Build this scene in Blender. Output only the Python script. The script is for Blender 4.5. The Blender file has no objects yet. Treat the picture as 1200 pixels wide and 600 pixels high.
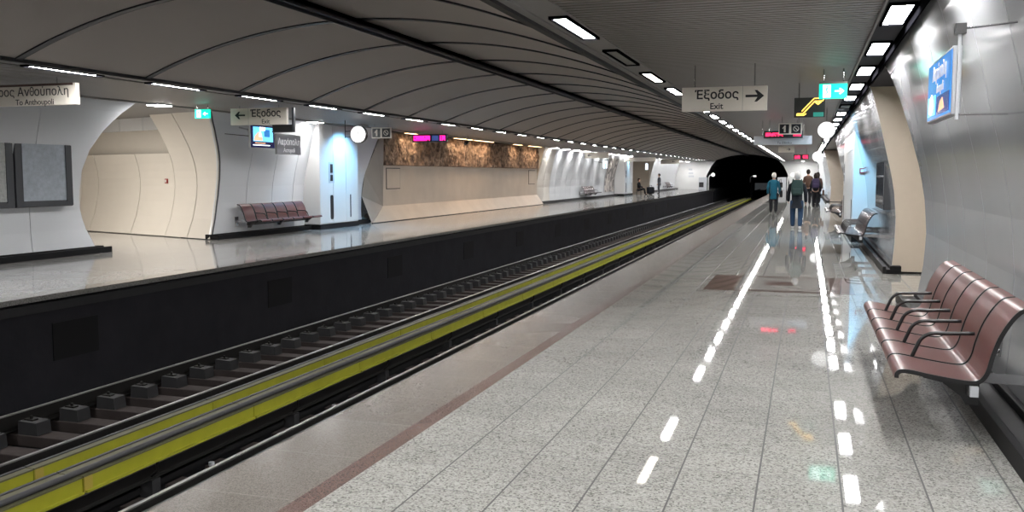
import bpy, bmesh, math, random
from mathutils import Vector, Matrix
random.seed(7)
PI = math.pi
ORD = ['first','second','third','fourth','fifth','sixth','seventh','eighth','ninth','tenth','eleventh','twelfth']
C = bpy.context.scene.collection
sc = bpy.context.scene

# ------------------------------------------------------------------ camera, world, exposure
cam_d = bpy.data.cameras.new('camera'); cam = bpy.data.objects.new('camera', cam_d); C.objects.link(cam)
FPX = 1080.0
cam_d.sensor_width = 36.0; cam_d.lens = FPX / 1200 * 36.0; cam_d.clip_end = 500
_th = math.atan(95 / FPX); _psi = math.atan(345 * math.cos(_th) / FPX)
_fw = Vector((-math.sin(_psi)*math.cos(_th), math.cos(_psi)*math.cos(_th), -math.sin(_th)))
_rt = Vector((math.cos(_psi), math.sin(_psi), 0)); _up = _rt.cross(_fw)
cam.matrix_world = Matrix(((_rt.x,_up.x,-_fw.x,0),(_rt.y,_up.y,-_fw.y,0),(_rt.z,_up.z,-_fw.z,1.6),(0,0,0,1)))
sc.camera = cam
w = bpy.data.worlds.new('world'); sc.world = w; w.use_nodes = True
w.node_tree.nodes['Background'].inputs[0].default_value = (.6,.65,.7,1)
w.node_tree.nodes['Background'].inputs[1].default_value = 0.05
sc.view_settings.view_transform = 'Standard'; sc.view_settings.look = 'None'
sc.view_settings.gamma = 1; sc.view_settings.use_curve_mapping = False
sc.view_settings.exposure = 0.0
sc.cycles.use_denoising = True
sc.cycles.max_bounces = 7; sc.cycles.diffuse_bounces = 5; sc.cycles.glossy_bounces = 3
sc.cycles.transmission_bounces = 3; sc.cycles.sample_clamp_indirect = 4.0
LAMP = 88.0          # emission of the ceiling light diffusers
WASH = 75.0          # watts of the wall washers

# ------------------------------------------------------------------ materials
def newmat(name):
    m = bpy.data.materials.new(name); m.use_nodes = True
    return m, m.node_tree, m.node_tree.nodes['Principled BSDF']
def plain(name, col, rough=.5, metal=0., emit=None, es=0., bump=0., bscale=40., var=0., vscale=3., spec=.5, alpha=1.):
    m, t, b = newmat(name)
    b.inputs['Base Color'].default_value = (*col, 1); b.inputs['Roughness'].default_value = rough
    b.inputs['Metallic'].default_value = metal; b.inputs['Specular IOR Level'].default_value = spec
    if emit: b.inputs['Emission Color'].default_value = (*emit, 1); b.inputs['Emission Strength'].default_value = es
    if alpha < 1: b.inputs['Alpha'].default_value = alpha
    if var or bump:
        tc = t.nodes.new('ShaderNodeTexCoord')
    if var:
        n = t.nodes.new('ShaderNodeTexNoise'); n.inputs['Scale'].default_value = vscale; n.inputs['Detail'].default_value = 5
        t.links.new(tc.outputs['Object'], n.inputs['Vector'])
        mx = t.nodes.new('ShaderNodeMix'); mx.data_type = 'RGBA'
        mx.inputs[6].default_value = (*[c*(1-var) for c in col], 1); mx.inputs[7].default_value = (*[min(1, c*(1+var)) for c in col], 1)
        t.links.new(n.outputs['Fac'], mx.inputs[0]); t.links.new(mx.outputs[2], b.inputs['Base Color'])
    if bump:
        n2 = t.nodes.new('ShaderNodeTexNoise'); n2.inputs['Scale'].default_value = bscale; n2.inputs['Detail'].default_value = 4
        t.links.new(tc.outputs['Object'], n2.inputs['Vector'])
        bp = t.nodes.new('ShaderNodeBump'); bp.inputs['Strength'].default_value = bump; bp.inputs['Distance'].default_value = .02
        t.links.new(n2.outputs['Fac'], bp.inputs['Height']); t.links.new(bp.outputs['Normal'], b.inputs['Normal'])
    return m
def M(t, op, a, b_=None, c=None):
    n = t.nodes.new('ShaderNodeMath'); n.operation = op
    for i, v in enumerate((a, b_, c)):
        if v is None: continue
        if isinstance(v, (int, float)): n.inputs[i].default_value = v
        else: t.links.new(v, n.inputs[i])
    return n.outputs[0]
def speckled(name, cols, scale, rough, joints=None, spec=.5, jcol=(.035,.035,.035), coarse=0.):
    """granite chips of several tones; joints=(x0,dx,y0,dy,width)"""
    m, t, b = newmat(name)
    tc = t.nodes.new('ShaderNodeTexCoord'); sep = t.nodes.new('ShaderNodeSeparateXYZ')
    t.links.new(tc.outputs['Object'], sep.inputs[0])
    v = t.nodes.new('ShaderNodeTexVoronoi'); v.inputs['Scale'].default_value = scale
    t.links.new(tc.outputs['Object'], v.inputs['Vector'])
    sx = t.nodes.new('ShaderNodeSeparateColor'); t.links.new(v.outputs['Color'], sx.inputs[0])
    r = t.nodes.new('ShaderNodeValToRGB'); r.color_ramp.interpolation = 'CONSTANT'
    t.links.new(sx.outputs[0], r.inputs[0])
    el = r.color_ramp.elements
    while len(el) < len(cols): el.new(.5)
    for e, (p, c) in zip(el, cols): e.position = p
    for e, (p, c) in zip(el, cols): e.color = (*c, 1)
    out = r.outputs['Color']
    n = t.nodes.new('ShaderNodeTexNoise'); n.inputs['Scale'].default_value = .9; n.inputs['Detail'].default_value = 4
    t.links.new(tc.outputs['Object'], n.inputs['Vector'])
    mx = t.nodes.new('ShaderNodeMix'); mx.data_type = 'RGBA'; mx.blend_type = 'MULTIPLY'; mx.inputs[0].default_value = 1
    mr = t.nodes.new('ShaderNodeMapRange'); mr.inputs[1].default_value = .35; mr.inputs[2].default_value = .65; mr.inputs[3].default_value = .93; mr.inputs[4].default_value = 1.05
    t.links.new(n.outputs['Fac'], mr.inputs[0])
    cmb = t.nodes.new('ShaderNodeCombineColor')
    for i in range(3): t.links.new(mr.outputs[0], cmb.inputs[i])
    t.links.new(out, mx.inputs[6]); t.links.new(cmb.outputs[0], mx.inputs[7]); out = mx.outputs[2]
    if joints:
        x0, dx, y0, dy, wd = joints
        def line(co, o, d, w_):
            f = M(t, 'FRACT', M(t, 'DIVIDE', M(t, 'SUBTRACT', co, o), d))
            e_ = M(t, 'MINIMUM', f, M(t, 'SUBTRACT', 1.0, f))
            return M(t, 'LESS_THAN', e_, w_/d/2)
        g = M(t, 'MAXIMUM', line(sep.outputs[0], x0, dx, wd), M(t, 'MULTIPLY', line(sep.outputs[1], y0, dy, wd*.8), .8))
        # tone of each single tile
        cx = M(t, 'FLOOR', M(t, 'DIVIDE', M(t, 'SUBTRACT', sep.outputs[0], x0), dx)); cy = M(t, 'FLOOR', M(t, 'DIVIDE', M(t, 'SUBTRACT', sep.outputs[1], y0), dy))
        cb = t.nodes.new('ShaderNodeCombineXYZ'); t.links.new(cx, cb.inputs[0]); t.links.new(cy, cb.inputs[1])
        wn = t.nodes.new('ShaderNodeTexWhiteNoise'); wn.noise_dimensions = '2D'; t.links.new(cb.outputs[0], wn.inputs['Vector'])
        tone = M(t, 'MULTIPLY_ADD', wn.outputs['Value'], .09, .95)
        cc = t.nodes.new('ShaderNodeCombineColor')
        for i in range(3): t.links.new(tone, cc.inputs[i])
        m3 = t.nodes.new('ShaderNodeMix'); m3.data_type = 'RGBA'; m3.blend_type = 'MULTIPLY'; m3.inputs[0].default_value = 1
        t.links.new(out, m3.inputs[6]); t.links.new(cc.outputs[0], m3.inputs[7])
        m2 = t.nodes.new('ShaderNodeMix'); m2.data_type = 'RGBA'; m2.inputs[7].default_value = (*jcol, 1)
        t.links.new(g, m2.inputs[0]); t.links.new(m3.outputs[2], m2.inputs[6]); out = m2.outputs[2]
        t.links.new(M(t, 'MULTIPLY_ADD', g, .5, rough), b.inputs['Roughness'])
    else: b.inputs['Roughness'].default_value = rough
    t.links.new(out, b.inputs['Base Color']); b.inputs['Specular IOR Level'].default_value = spec
    return m

MT = {}
MT['tile'] = speckled('speckled_grey_granite_tile', [(0,(.17,.167,.157)),(.14,(.275,.272,.256)),(.35,(.345,.342,.32)),(.75,(.405,.40,.38))], 105, .028, (-2.25,.41,5.33,.355,.010), spec=.38)
MT['edge'] = speckled('fine_beige_granite', [(0,(.125,.112,.10)),(.3,(.175,.157,.14)),(.7,(.21,.19,.168))], 190, .22, (-2.96,5.,4.6,.71,.005), jcol=(.15,.13,.11))
MT['brown'] = speckled('red_brown_granite', [(0,(.095,.06,.053)),(.3,(.135,.092,.082)),(.7,(.17,.118,.106))], 190, .2)
MT['brown2'] = speckled('red_brown_granite_inlay', [(0,(.085,.05,.044)),(.3,(.12,.075,.066)),(.7,(.15,.095,.085))], 120, .03, spec=.38)
MT['inlay'] = speckled('light_granite_inlay', [(0,(.16,.155,.145)),(.2,(.28,.275,.26)),(.6,(.36,.35,.335))], 110, .03, spec=.38)
MT['lfloor'] = speckled('pale_granite_tile', [(0,(.27,.267,.26)),(.2,(.39,.385,.375)),(.6,(.47,.465,.455))], 60, .09, (-13.9,.82,5.33,.71,.008), jcol=(.2,.19,.18))
MT['enamel'] = plain('white_enamel_panel', (.76,.78,.81), .12, var=.03, vscale=.8)
MT['enamel_r'] = plain('grey_enamel_panel', (.40,.41,.43), .10, var=.06, vscale=1.2, spec=.65)  # the white enamel again, its colour darkened to grey for grazing light
MT['cream'] = plain('cream_panel', (.76,.72,.66), .18, var=.03)
MT['tan'] = plain('beige_stone_jamb', (.52,.45,.37), .4, var=.06, vscale=6)
MT['joint'] = plain('dark_joint', (.05,.05,.055), .6)
MT['black'] = plain('black_stone_plinth', (.008,.008,.009), .55, var=.3, vscale=8, spec=.15)
MT['vault'] = plain('vault_panel', (.62,.565,.52), .75, var=.05, vscale=.5, bump=.06, bscale=60)
MT['rib'] = plain('black_rib', (.014,.015,.018), .45)
MT['slat'] = plain('ceiling_slat_metal', (.215,.20,.188), .42, metal=.35)
MT['tray'] = plain('grey_metal_tray', (.25,.24,.23), .65)
MT['darktray'] = plain('dark_metal_tray', (.022,.022,.03), .7, spec=.2)
MT['lamp'] = plain('lit_diffuser', (.9,.9,.9), .4, emit=(1,.985,.975), es=LAMP)
MT['lampdim'] = plain('dim_diffuser', (.9,.88,.8), .4, emit=(1,.95,.82), es=9)
MT['lampoff'] = plain('unlit_diffuser', (.25,.24,.23), .4)
MT['baffle'] = plain('matt_black_baffle', (.004,.004,.005), 1., spec=.0)
MT['chrome'] = plain('brushed_steel', (.55,.55,.56), .22, metal=1)
MT['stone'] = plain('sandy_stone', (.50,.43,.36), .5, var=.16, vscale=1.3, bump=.15, bscale=20)
MT['greystone'] = plain('grey_stone_return', (.30,.27,.24), .55, var=.1, vscale=2)
MT['pit'] = plain('sooty_concrete', (.026,.026,.031), .85, var=.3, vscale=2, bump=.2, bscale=10, spec=.2)
MT['bed'] = plain('black_track_bed', (.008,.008,.009), .9, spec=.05)
MT['hole'] = plain('black_recess', (.004,.004,.005), .9)
MT['sleeper'] = plain('sooty_sleeper', (.05,.041,.039), .85, var=.3, vscale=8, spec=.15)
MT['block'] = plain('rail_block', (.024,.024,.026), .75, var=.2, vscale=9)
MT['rail'] = plain('dark_rail_steel', (.022,.021,.020), .6, metal=.3, spec=.2)
MT['railtop'] = plain('polished_rail_head', (.36,.35,.34), .4, metal=.8)
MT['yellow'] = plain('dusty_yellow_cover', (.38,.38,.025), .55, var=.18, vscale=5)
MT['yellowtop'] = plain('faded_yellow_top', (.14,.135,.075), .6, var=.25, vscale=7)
MT['ypatch'] = plain('orange_yellow_clamp', (.47,.37,.07), .55)
MT['cable'] = plain('grey_cable', (.055,.055,.06), .5)
MT['maroon'] = plain('maroon_seat', (.088,.021,.019), .36, var=.12, vscale=12, spec=.4)
MT['darkseat'] = plain('dark_brown_seat', (.07,.035,.035), .25)
MT['blk'] = plain('black_metal', (.012,.012,.013), .35)
MT['white'] = plain('white_paint', (.75,.75,.74), .35)
MT['signcream'] = plain('cream_sign_face', (.80,.75,.66), .35)
MT['signgrey'] = plain('grey_sign_face', (.55,.57,.60), .3)
MT['ink'] = plain('black_lettering', (.012,.012,.012), .5)
MT['clock'] = plain('lit_clock_face', (.9,.9,.9), .3, emit=(1,1,1), es=1.1)
MT['green'] = plain('lit_green_sign', (.0,.5,.35), .3, emit=(.0,.62,.42), es=1.6)
MT['glow'] = plain('lit_white_pictogram', (.9,.9,.9), .3, emit=(.8,1,.95), es=2.4)
MT['amber'] = plain('lit_amber', (.9,.6,.1), .3, emit=(1,.62,.1), es=3)
MT['redled'] = plain('lit_red_dots', (.8,.05,.1), .3, emit=(1,.02,.10), es=3)
MT['magled'] = plain('lit_magenta_dots', (.8,.05,.3), .3, emit=(1,.01,.28), es=3)
MT['blueled'] = plain('dim_blue_display', (.05,.08,.25), .3, emit=(.06,.10,.35), es=.8)
MT['teal'] = plain('dim_teal', (.02,.2,.17), .3, emit=(.02,.25,.2), es=.6)
MT['red'] = plain('red_plastic', (.35,.03,.03), .4)
MT['glass'] = plain('dark_glass', (.10,.11,.13), .05, spec=.8)
MT['paper'] = plain('grey_map_paper', (.42,.43,.42), .3, var=.5, vscale=22)
MT['paper2'] = plain('blue_grey_map_paper', (.38,.42,.47), .3, var=.35, vscale=12)
MT['frame'] = plain('dark_grey_frame', (.045,.048,.055), .3)
MT['screenframe'] = plain('silver_screen_frame', (.45,.47,.5), .3, metal=.5)
MT['tunnel'] = plain('black_tunnel_lining', (.006,.007,.012), .9)
def emis(name, c, s): MT[name] = plain(name, tuple(min(1, k) for k in c), .25, emit=c, es=s)
emis('screen_blue', (.03,.20,.55), 1.0); emis('screen_deep', (.015,.05,.25), .8); emis('screen_sky', (.15,.55,.85), 1.6)
emis('screen_white', (.85,.92,1), 2.2); emis('screen_sand', (.9,.5,.3), 1.2); emis('screen_navy', (.01,.01,.07), .5)
emis('letter', (.85,.85,.88), .35); emis('warm_glow', (1,.62,.32), 9.0)
# carved rock frieze with real relief
m, t, b = newmat('carved_brown_frieze'); b.inputs['Roughness'].default_value = .7
tc = t.nodes.new('ShaderNodeTexCoord'); n = t.nodes.new('ShaderNodeTexNoise'); n.inputs['Scale'].default_value = 5; n.inputs['Detail'].default_value = 6
t.links.new(tc.outputs['Object'], n.inputs['Vector'])
r = t.nodes.new('ShaderNodeValToRGB'); r.color_ramp.elements[0].position = .38; r.color_ramp.elements[1].position = .62
r.color_ramp.elements[0].color = (.10,.065,.045,1); r.color_ramp.elements[1].color = (.36,.25,.18,1)
t.links.new(n.outputs['Fac'], r.inputs[0]); t.links.new(r.outputs[0], b.inputs['Base Color']); MT['frieze'] = m
m, t, b = newmat('mottled_mural'); b.inputs['Roughness'].default_value = .3
tc = t.nodes.new('ShaderNodeTexCoord'); n = t.nodes.new('ShaderNodeTexNoise'); n.inputs['Scale'].default_value = 1.6; n.inputs['Detail'].default_value = 3; n.inputs['Distortion'].default_value = 1.5
t.links.new(tc.outputs['Object'], n.inputs['Vector'])
r = t.nodes.new('ShaderNodeValToRGB'); r.color_ramp.elements[0].position = .45; r.color_ramp.elements[1].position = .56
r.color_ramp.elements[0].color = (.07,.055,.05,1); r.color_ramp.elements[1].color = (.55,.5,.46,1)
t.links.new(n.outputs['Fac'], r.inputs[0]); t.links.new(r.outputs[0], b.inputs['Base Color']); MT['mural'] = m
def cloth(name, col, rough=.9): MT[name] = plain(name, col, rough, var=.15, vscale=20, spec=.2)
cloth('skin', (.55,.33,.24), .6); cloth('grey_hair', (.62,.6,.57)); cloth('dark_hair', (.02,.015,.013))
cloth('black_cloth', (.015,.016,.02)); cloth('teal_cloth', (.012,.09,.14)); cloth('jeans', (.022,.045,.085)); cloth('dark_trousers', (.018,.018,.022))
cloth('purple_cloth', (.045,.035,.075)); cloth('brown_cloth', (.10,.06,.045)); cloth('green_cloth', (.03,.05,.045)); cloth('white_shoe', (.7,.7,.7)); cloth('grey_cloth', (.10,.105,.12))

# ------------------------------------------------------------------ mesh helpers
class MB:
    def __init__(s): s.v = []; s.f = []; s.m = []; s.mats = []
    def mi(s, mat):
        if mat not in s.mats: s.mats.append(mat)
        return s.mats.index(mat)
    def add(s, vs, fs, mat):
        o = len(s.v); s.v += [tuple(v) for v in vs]; k = s.mi(mat)
        for f in fs: s.f.append(tuple(i+o for i in f)); s.m.append(k)
    def box(s, a, b, mat):
        (x0,y0,z0),(x1,y1,z1) = a, b
        if x0 > x1: x0, x1 = x1, x0
        if y0 > y1: y0, y1 = y1, y0
        if z0 > z1: z0, z1 = z1, z0
        s.add([(x0,y0,z0),(x1,y0,z0),(x1,y1,z0),(x0,y1,z0),(x0,y0,z1),(x1,y0,z1),(x1,y1,z1),(x0,y1,z1)],
              [(0,3,2,1),(4,5,6,7),(0,1,5,4),(1,2,6,5),(2,3,7,6),(3,0,4,7)], mat)
    def quad(s, a, b, c, d, mat): s.add([a,b,c,d], [(0,1,2,3)], mat)
    def prism(s, poly, axis, lo, hi, mat):
        """poly in the two other axes, extruded along axis"""
        def P(p, h): return {'x':(h,p[0],p[1]), 'y':(p[0],h,p[1]), 'z':(p[0],p[1],h)}[axis]
        n = len(poly); vs = [P(p, lo) for p in poly] + [P(p, hi) for p in poly]
        s.add(vs, [tuple(range(n))[::-1], tuple(range(n, 2*n))] + [(i, (i+1)%n, n+(i+1)%n, n+i) for i in range(n)], mat)
    def tube(s, pts, r, mat, n=8, cap=True):
        pts = [Vector(p) for p in pts]; rs = r if isinstance(r, (list, tuple)) else [r]*len(pts)
        rings = []; ref = None
        for i, p in enumerate(pts):
            d = (pts[min(i+1, len(pts)-1)] - pts[max(i-1, 0)]).normalized()
            if ref is None: ref = d.orthogonal().normalized()
            u = (ref - d*ref.dot(d)).normalized(); ref = u; v = d.cross(u)
            rings.append([p + (u*math.cos(2*PI*k/n) + v*math.sin(2*PI*k/n))*rs[i] for k in range(n)])
        vs = [q for rg in rings for q in rg]; fs = []
        for i in range(len(pts)-1):
            for k in range(n): fs.append((i*n+k, i*n+(k+1)%n, (i+1)*n+(k+1)%n, (i+1)*n+k))
        if cap: fs += [tuple(range(n))[::-1], tuple((len(pts)-1)*n+k for k in range(n))]
        s.add(vs, fs, mat)
    def sheet(s, prof, lo, hi, th, mat, axis='y'):
        """profile of (x,z) points thickened by th along its normal, extruded along y"""
        n = len(prof); P = [Vector(p) for p in prof]; off = []
        for i in range(n):
            d = (P[min(i+1,n-1)] - P[max(i-1,0)]).normalized(); off.append(P[i] + Vector((d.y, -d.x))*th)
        s.prism(list(map(tuple, P)) + list(map(tuple, off[::-1])), axis, lo, hi, mat)
    def build(s, name, parent=None, loc=None, smooth=False, bevel=0):
        me = bpy.data.meshes.new(name); me.from_pydata(s.v, [], s.f)
        for m_ in s.mats: me.materials.append(MT[m_] if isinstance(m_, str) else m_)
        me.polygons.foreach_set('material_index', s.m)
        bm = bmesh.new(); bm.from_mesh(me); bmesh.ops.recalc_face_normals(bm, faces=bm.faces); bm.to_mesh(me); bm.free()
        if smooth: me.polygons.foreach_set('use_smooth', [True]*len(me.polygons))
        me.update()
        o = bpy.data.objects.new(name, me); C.objects.link(o)
        if parent: o.parent = parent
        if loc: o.location = loc
        if bevel:
            bv = o.modifiers.new('bevel', 'BEVEL'); bv.width = bevel; bv.segments = 2; bv.limit_method = 'ANGLE'
        return o
def tag(o, label, cat, group=None, kind=None):
    o['label'] = label; o['category'] = cat
    if group: o['group'] = group
    if kind: o['kind'] = kind
    return o
def thing(name, label, cat, loc=(0,0,0), rz=0, group=None):
    o = bpy.data.objects.new(name, None); C.objects.link(o); o.location = loc; o.rotation_euler = (0,0,rz)
    o.empty_display_size = .1
    return tag(o, label, cat, group)
def struct(mb, name, label=None, **k):
    o = mb.build(name, **k); o['kind'] = 'structure'
    if label: o['label'] = label; o['category'] = name.split('_')[0]
    return o
def dup(o, loc=None, rz=None, label=None, group=None, parent=None):
    c = o.copy(); C.objects.link(c)
    if parent is not None: c.parent = parent
    if loc is not None: c.location = loc
    if rz is not None: c.rotation_euler = (0,0,rz)
    if label: c['label'] = label
    if group: c['group'] = group
    for ch in list(o.children): dup(ch, parent=c)
    return c
def interp(z, zs, vs):
    if z <= zs[0]: return vs[0]
    for i in range(1, len(zs)):
        if z <= zs[i]: return vs[i-1] + (vs[i]-vs[i-1])*(z-zs[i-1])/(zs[i]-zs[i-1])
    return vs[-1]
def catmull(P, n=5):
    out = []
    for i in range(len(P)-1):
        p0, p1, p2, p3 = P[max(i-1,0)], P[i], P[i+1], P[min(i+2,len(P)-1)]
        for k in range(n):
            u = k/n
            out.append(tuple(.5*((2*b_)+(-a+c)*u+(2*a-5*b_+4*c-d)*u*u+(-a+3*b_-3*c+d)*u**3) for a,b_,c,d in zip(p0,p1,p2,p3)))
    out.append(tuple(P[-1])); return out
def text(body, size, mat, parent, mtx, ext=.002, name='lettering', align='CENTER', bold=0.):
    cu = bpy.data.curves.new('t', 'FONT'); cu.body = body; cu.size = size; cu.extrude = ext; cu.align_x = align; cu.align_y = 'CENTER'; cu.offset = bold
    to = bpy.data.objects.new('t', cu); C.objects.link(to)
    dg = bpy.context.evaluated_depsgraph_get(); me = bpy.data.meshes.new_from_object(to.evaluated_get(dg))
    bpy.data.objects.remove(to); me.materials.clear(); me.materials.append(MT[mat])
    o = bpy.data.objects.new(name, me); C.objects.link(o); o.parent = parent; o.matrix_local = mtx
    return o
def text_runs(runs, size, mat, parent, mtx, ext=.002, right=True):
    bm = bmesh.new(); x = 0.
    for body, sx in runs:
        cu = bpy.data.curves.new('t', 'FONT'); cu.body = body; cu.size = size; cu.extrude = ext; cu.align_y = 'CENTER'
        to = bpy.data.objects.new('t', cu); C.objects.link(to)
        dg = bpy.context.evaluated_depsgraph_get(); me = bpy.data.meshes.new_from_object(to.evaluated_get(dg)); bpy.data.objects.remove(to)
        x0 = min(v.co.x for v in me.vertices); x1 = max(v.co.x for v in me.vertices)
        for v in me.vertices: v.co.x = x + (v.co.x-x0)*sx
        x += (x1-x0)*sx + size*.055; bm.from_mesh(me)
    tot = x - size*.055
    for v in bm.verts: v.co.x -= tot if right else tot/2
    me = bpy.data.meshes.new('lettering'); bm.to_mesh(me); bm.free(); me.materials.append(MT[mat])
    o = bpy.data.objects.new('lettering', me); C.objects.link(o); o.parent = parent; o.matrix_local = mtx; return o
RXP = Matrix.Rotation(PI/2, 4, 'X')
def face_mtx(x, y, z, rz=0.):   # text on a vertical face; rz=0 faces -Y
    return Matrix.Translation((x,y,z)) @ Matrix.Rotation(rz, 4, 'Z') @ RXP

YE = 105.0; ZC = 3.1; YB = -9.0
def R(z): return interp(z, [0,.45,.9,1.3,1.64,2.0,2.4,2.9,3.1,3.3], [1.36,1.40,1.405,1.37,1.31,1.22,1.13,1.0,.92,.84])
def WX(side, z): return R(z) if side > 0 else -12.65 - R(z)
def mx(side, x): return x if side > 0 else -12.5 - x
ZS = [.0,.15,.3,.5,.7,.9,1.1,1.3,1.5,1.7,1.9,2.1,2.3,2.5,2.7,2.9,3.05,3.15]

# ------------------------------------------------------------------ floors, platforms, pit
b = MB(); b.box((-2.245, YB, -.12), (6, YE, 0), 'tile'); struct(b, 'floor', 'speckled grey granite tiled floor of the near platform')
b = MB(); b.box((-2.96, YB, -.12), (-2.365, YE, 0), 'edge'); b.box((-2.985, YB, -.10), (-2.96, YE, -.004), 'blk'); struct(b, 'trim_1', 'smooth beige granite strip along the near platform edge')
b = MB(); b.box((-2.365, YB, -.12), (-2.245, YE, 0), 'brown'); struct(b, 'trim_2', 'thin red brown granite line beside the near platform edge')
b = MB(); b.box((-9.95, YB, -.12), (-22, YE, 0), 'lfloor'); struct(b, 'floor', 'pale polished floor of the far platform across the tracks')
b = MB(); b.box((-9.65, YB, -.07), (-9.95, YE, .0), 'inlay'); struct(b, 'trim_3', 'pale granite lip along the far platform edge')
b = MB(); b.box((-3.0, YB, -1.6), (-2.7, YE, -.12), 'pit'); struct(b, 'wall_near_pit', 'sooty wall under the near platform edge')
b = MB(); b.box((-9.8, YB, -1.6), (-10.05, 150, -.10), 'pit')
for k in range(12):
    y = 10.0 + k*5.33*1.0
    b.box((-9.79, y, -.95), (-9.81, y+.85, -.43), 'hole')
struct(b, 'wall_far_pit', 'black pit wall under the far platform edge')
b = MB(); b.box((-9.9, YB, -1.7), (-3.0, 200, -1.5), 'bed'); struct(b, 'floor_pit', 'dark sooty bed of the track pit')
b = MB(); b.box((-9.79, YB, -.24), (-9.74, YE, -.12), 'block'); tag(b.build('cable_duct'), 'dark cable duct under the far platform lip', 'duct')
# brown and light inlay frame in the floor
b = MB()
def inl(x0, x1, y0, y1, m_): b.box((x0, y0, -.01), (x1, y1, .0015), m_)
inl(-1.34,.67,13.05,13.23,'brown2'); inl(-1.34,.67,14.85,15.05,'brown2')
inl(-1.34,-.94,13.23,14.85,'brown2'); inl(.36,.67,13.23,14.85,'brown2')
inl(-.94,.36,13.23,14.85,'inlay')
b.box((-.53,13.82,-.01),(-.12,14.33,.0025),'brown2')
struct(b, 'trim_4', 'red brown rectangular inlay in the near platform floor')

# ------------------------------------------------------------------ tracks
def rail(x, y1, label):
    t_ = thing('rail', label, 'rail', (x, YB, -1.34))
    L = y1 - YB
    b = MB(); b.prism([(-.075,0),(.075,0),(.075,.012),(.012,.03),(.01,.14),(-.01,.14),(-.012,.03),(-.075,.012)], 'y', 0, L, 'rail'); b.build('rail_foot', t_)
    b = MB(); b.prism([(-.035,.14),(.035,.14),(.036,.178),(-.036,.178)], 'y', 0, L, 'rail'); b.box((-.022,0,.178),(.022,L,.190),'railtop'); b.build('rail_head', t_)
rail(-8.68, 190, 'farthest steel running rail, beside the far pit wall'); rail(-7.24, 190, 'steel running rail of the far track beside the yellow boards')
rail(-5.28, 190, 'steel running rail of the near track with a bright head'); rail(-3.84, 190, 'steel running rail hidden closest under the near platform edge')
def sleeper_proto(xc, label, group):
    t_ = thing('railway_sleeper', label, 'sleeper', (xc, 5.5, -1.5), 0, group)
    b = MB(); b.prism([(-1.25,0),(1.25,0),(1.25,.13),(-1.25,.13)], 'y', -.13, .13, 'sleeper'); b.build('sleeper_beam', t_, bevel=.01)
    for s in (-1, 1):
        b = MB(); xr = s*.72
        b.prism([(xr+.12,.13),(xr+.40 if s<0 else xr+.26,.13),(xr+.385 if s<0 else xr+.25,.275),(xr+.13,.285)], 'y', -.105, .105, 'block'); bl = b.build('rail_block', t_)
        for q in (.22, -.13):
            b = MB(); h_ = .27 if q > 0 else .13; b.tube([(xr+q,0,h_-.01),(xr+q,0,h_+.06)], .018, 'rail', 6); b.box((xr+q-.07,-.04,h_+.005),(xr+q+.06,.04,h_+.025),'rail'); b.build('rail_clip', bl)
    return t_
s0 = sleeper_proto(-7.96, 'dark sleeper under the rails of the far track', 'sleepers of the far track')
s0.location.y = 5.79
for k in range(1, 160):
    o = dup(s0, (-7.96, 5.79+.62*k, -1.5)); q = k-4
    if 0 <= q < 12: o['label'] = ORD[q] + ' sleeper from the left edge of the photo, far track'
    elif q >= 12: o['label'] = 'dark sleeper of the far track beyond the twelfth from the left edge'
s0['label'] = 'dark sleeper of the far track just outside the left edge of the photo'
for o in list(C.objects):
    if o.get('label') == 'dark sleeper under the rails of the far track': o['label'] = s0['label']
s1 = sleeper_proto(-4.56, 'dark sleeper under the rails of the near track, mostly hidden by the platform', 'sleepers of the near track')
for k in range(1, 120): dup(s1, (-4.56, 5.5+.62*k, -1.5))
# third rails with yellow cover boards
for idx, (xf, y0, w_, lab) in enumerate(((-6.42, 6.28, .11, 'dull yellow cover board of the third rail nearer the far track'), (-5.85, 6.24, .29, 'dull yellow cover board of the third rail nearer the near track'))):
    tr = thing('third_rail', ['steel third rail under the rear row of yellow boards','steel third rail under the front row of yellow boards'][idx], 'third rail', (xf-.12, YB, -1.34))
    b = MB(); b.prism([(-.05,.02),(.05,.02),(.05,.03),(.012,.04),(.012,.10),(.04,.11),(.04,.15),(-.04,.15),(-.04,.11),(-.012,.10),(-.012,.04),(-.05,.03)], 'y', 0, 190-YB, 'rail'); b.build('conductor_rail', tr)
    for k in range(41):
        yy = 2+k*2.58; b = MB(); b.box((-.07, yy-YB, -.16), (.07, yy-YB+.12, .02), 'block'); b.tube([(.0,yy-YB+.06,.02),(.09,yy-YB+.06,.1),(.09,yy-YB+.06,.3)], .014, 'rail', 6)
        b.build('support_bracket', tr)
    proto = None
    for k in range(-1, 39):
        yy = y0 + k*2.58
        if proto is None:
            proto = thing('cover_board', lab, 'cover board', (xf, yy, -1.12), 0, ['rear row of yellow third rail boards','front row of yellow third rail boards'][idx])
            L = 2.565
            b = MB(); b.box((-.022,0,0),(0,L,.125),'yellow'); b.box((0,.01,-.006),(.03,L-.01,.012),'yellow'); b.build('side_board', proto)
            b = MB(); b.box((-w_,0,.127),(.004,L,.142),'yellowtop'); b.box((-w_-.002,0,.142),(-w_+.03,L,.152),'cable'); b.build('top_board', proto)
            row = ['rear','front'][idx]
            proto['label'] = 'first yellow board from the left edge of the photo, %s row' % row
        else:
            o = dup(proto, (xf, yy, -1.12))
            if k == 0: b = MB(); b.box((.0,.005,-.004),(.006,.10,.128),'ypatch'); b.build('clamp_plate', o)
            o['label'] = ('%s yellow board from the left edge of the photo, %s row' % (ORD[k+1], row)) if k+1 < 12 else 'yellow third rail board beyond the twelfth, %s row' % row
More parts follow.
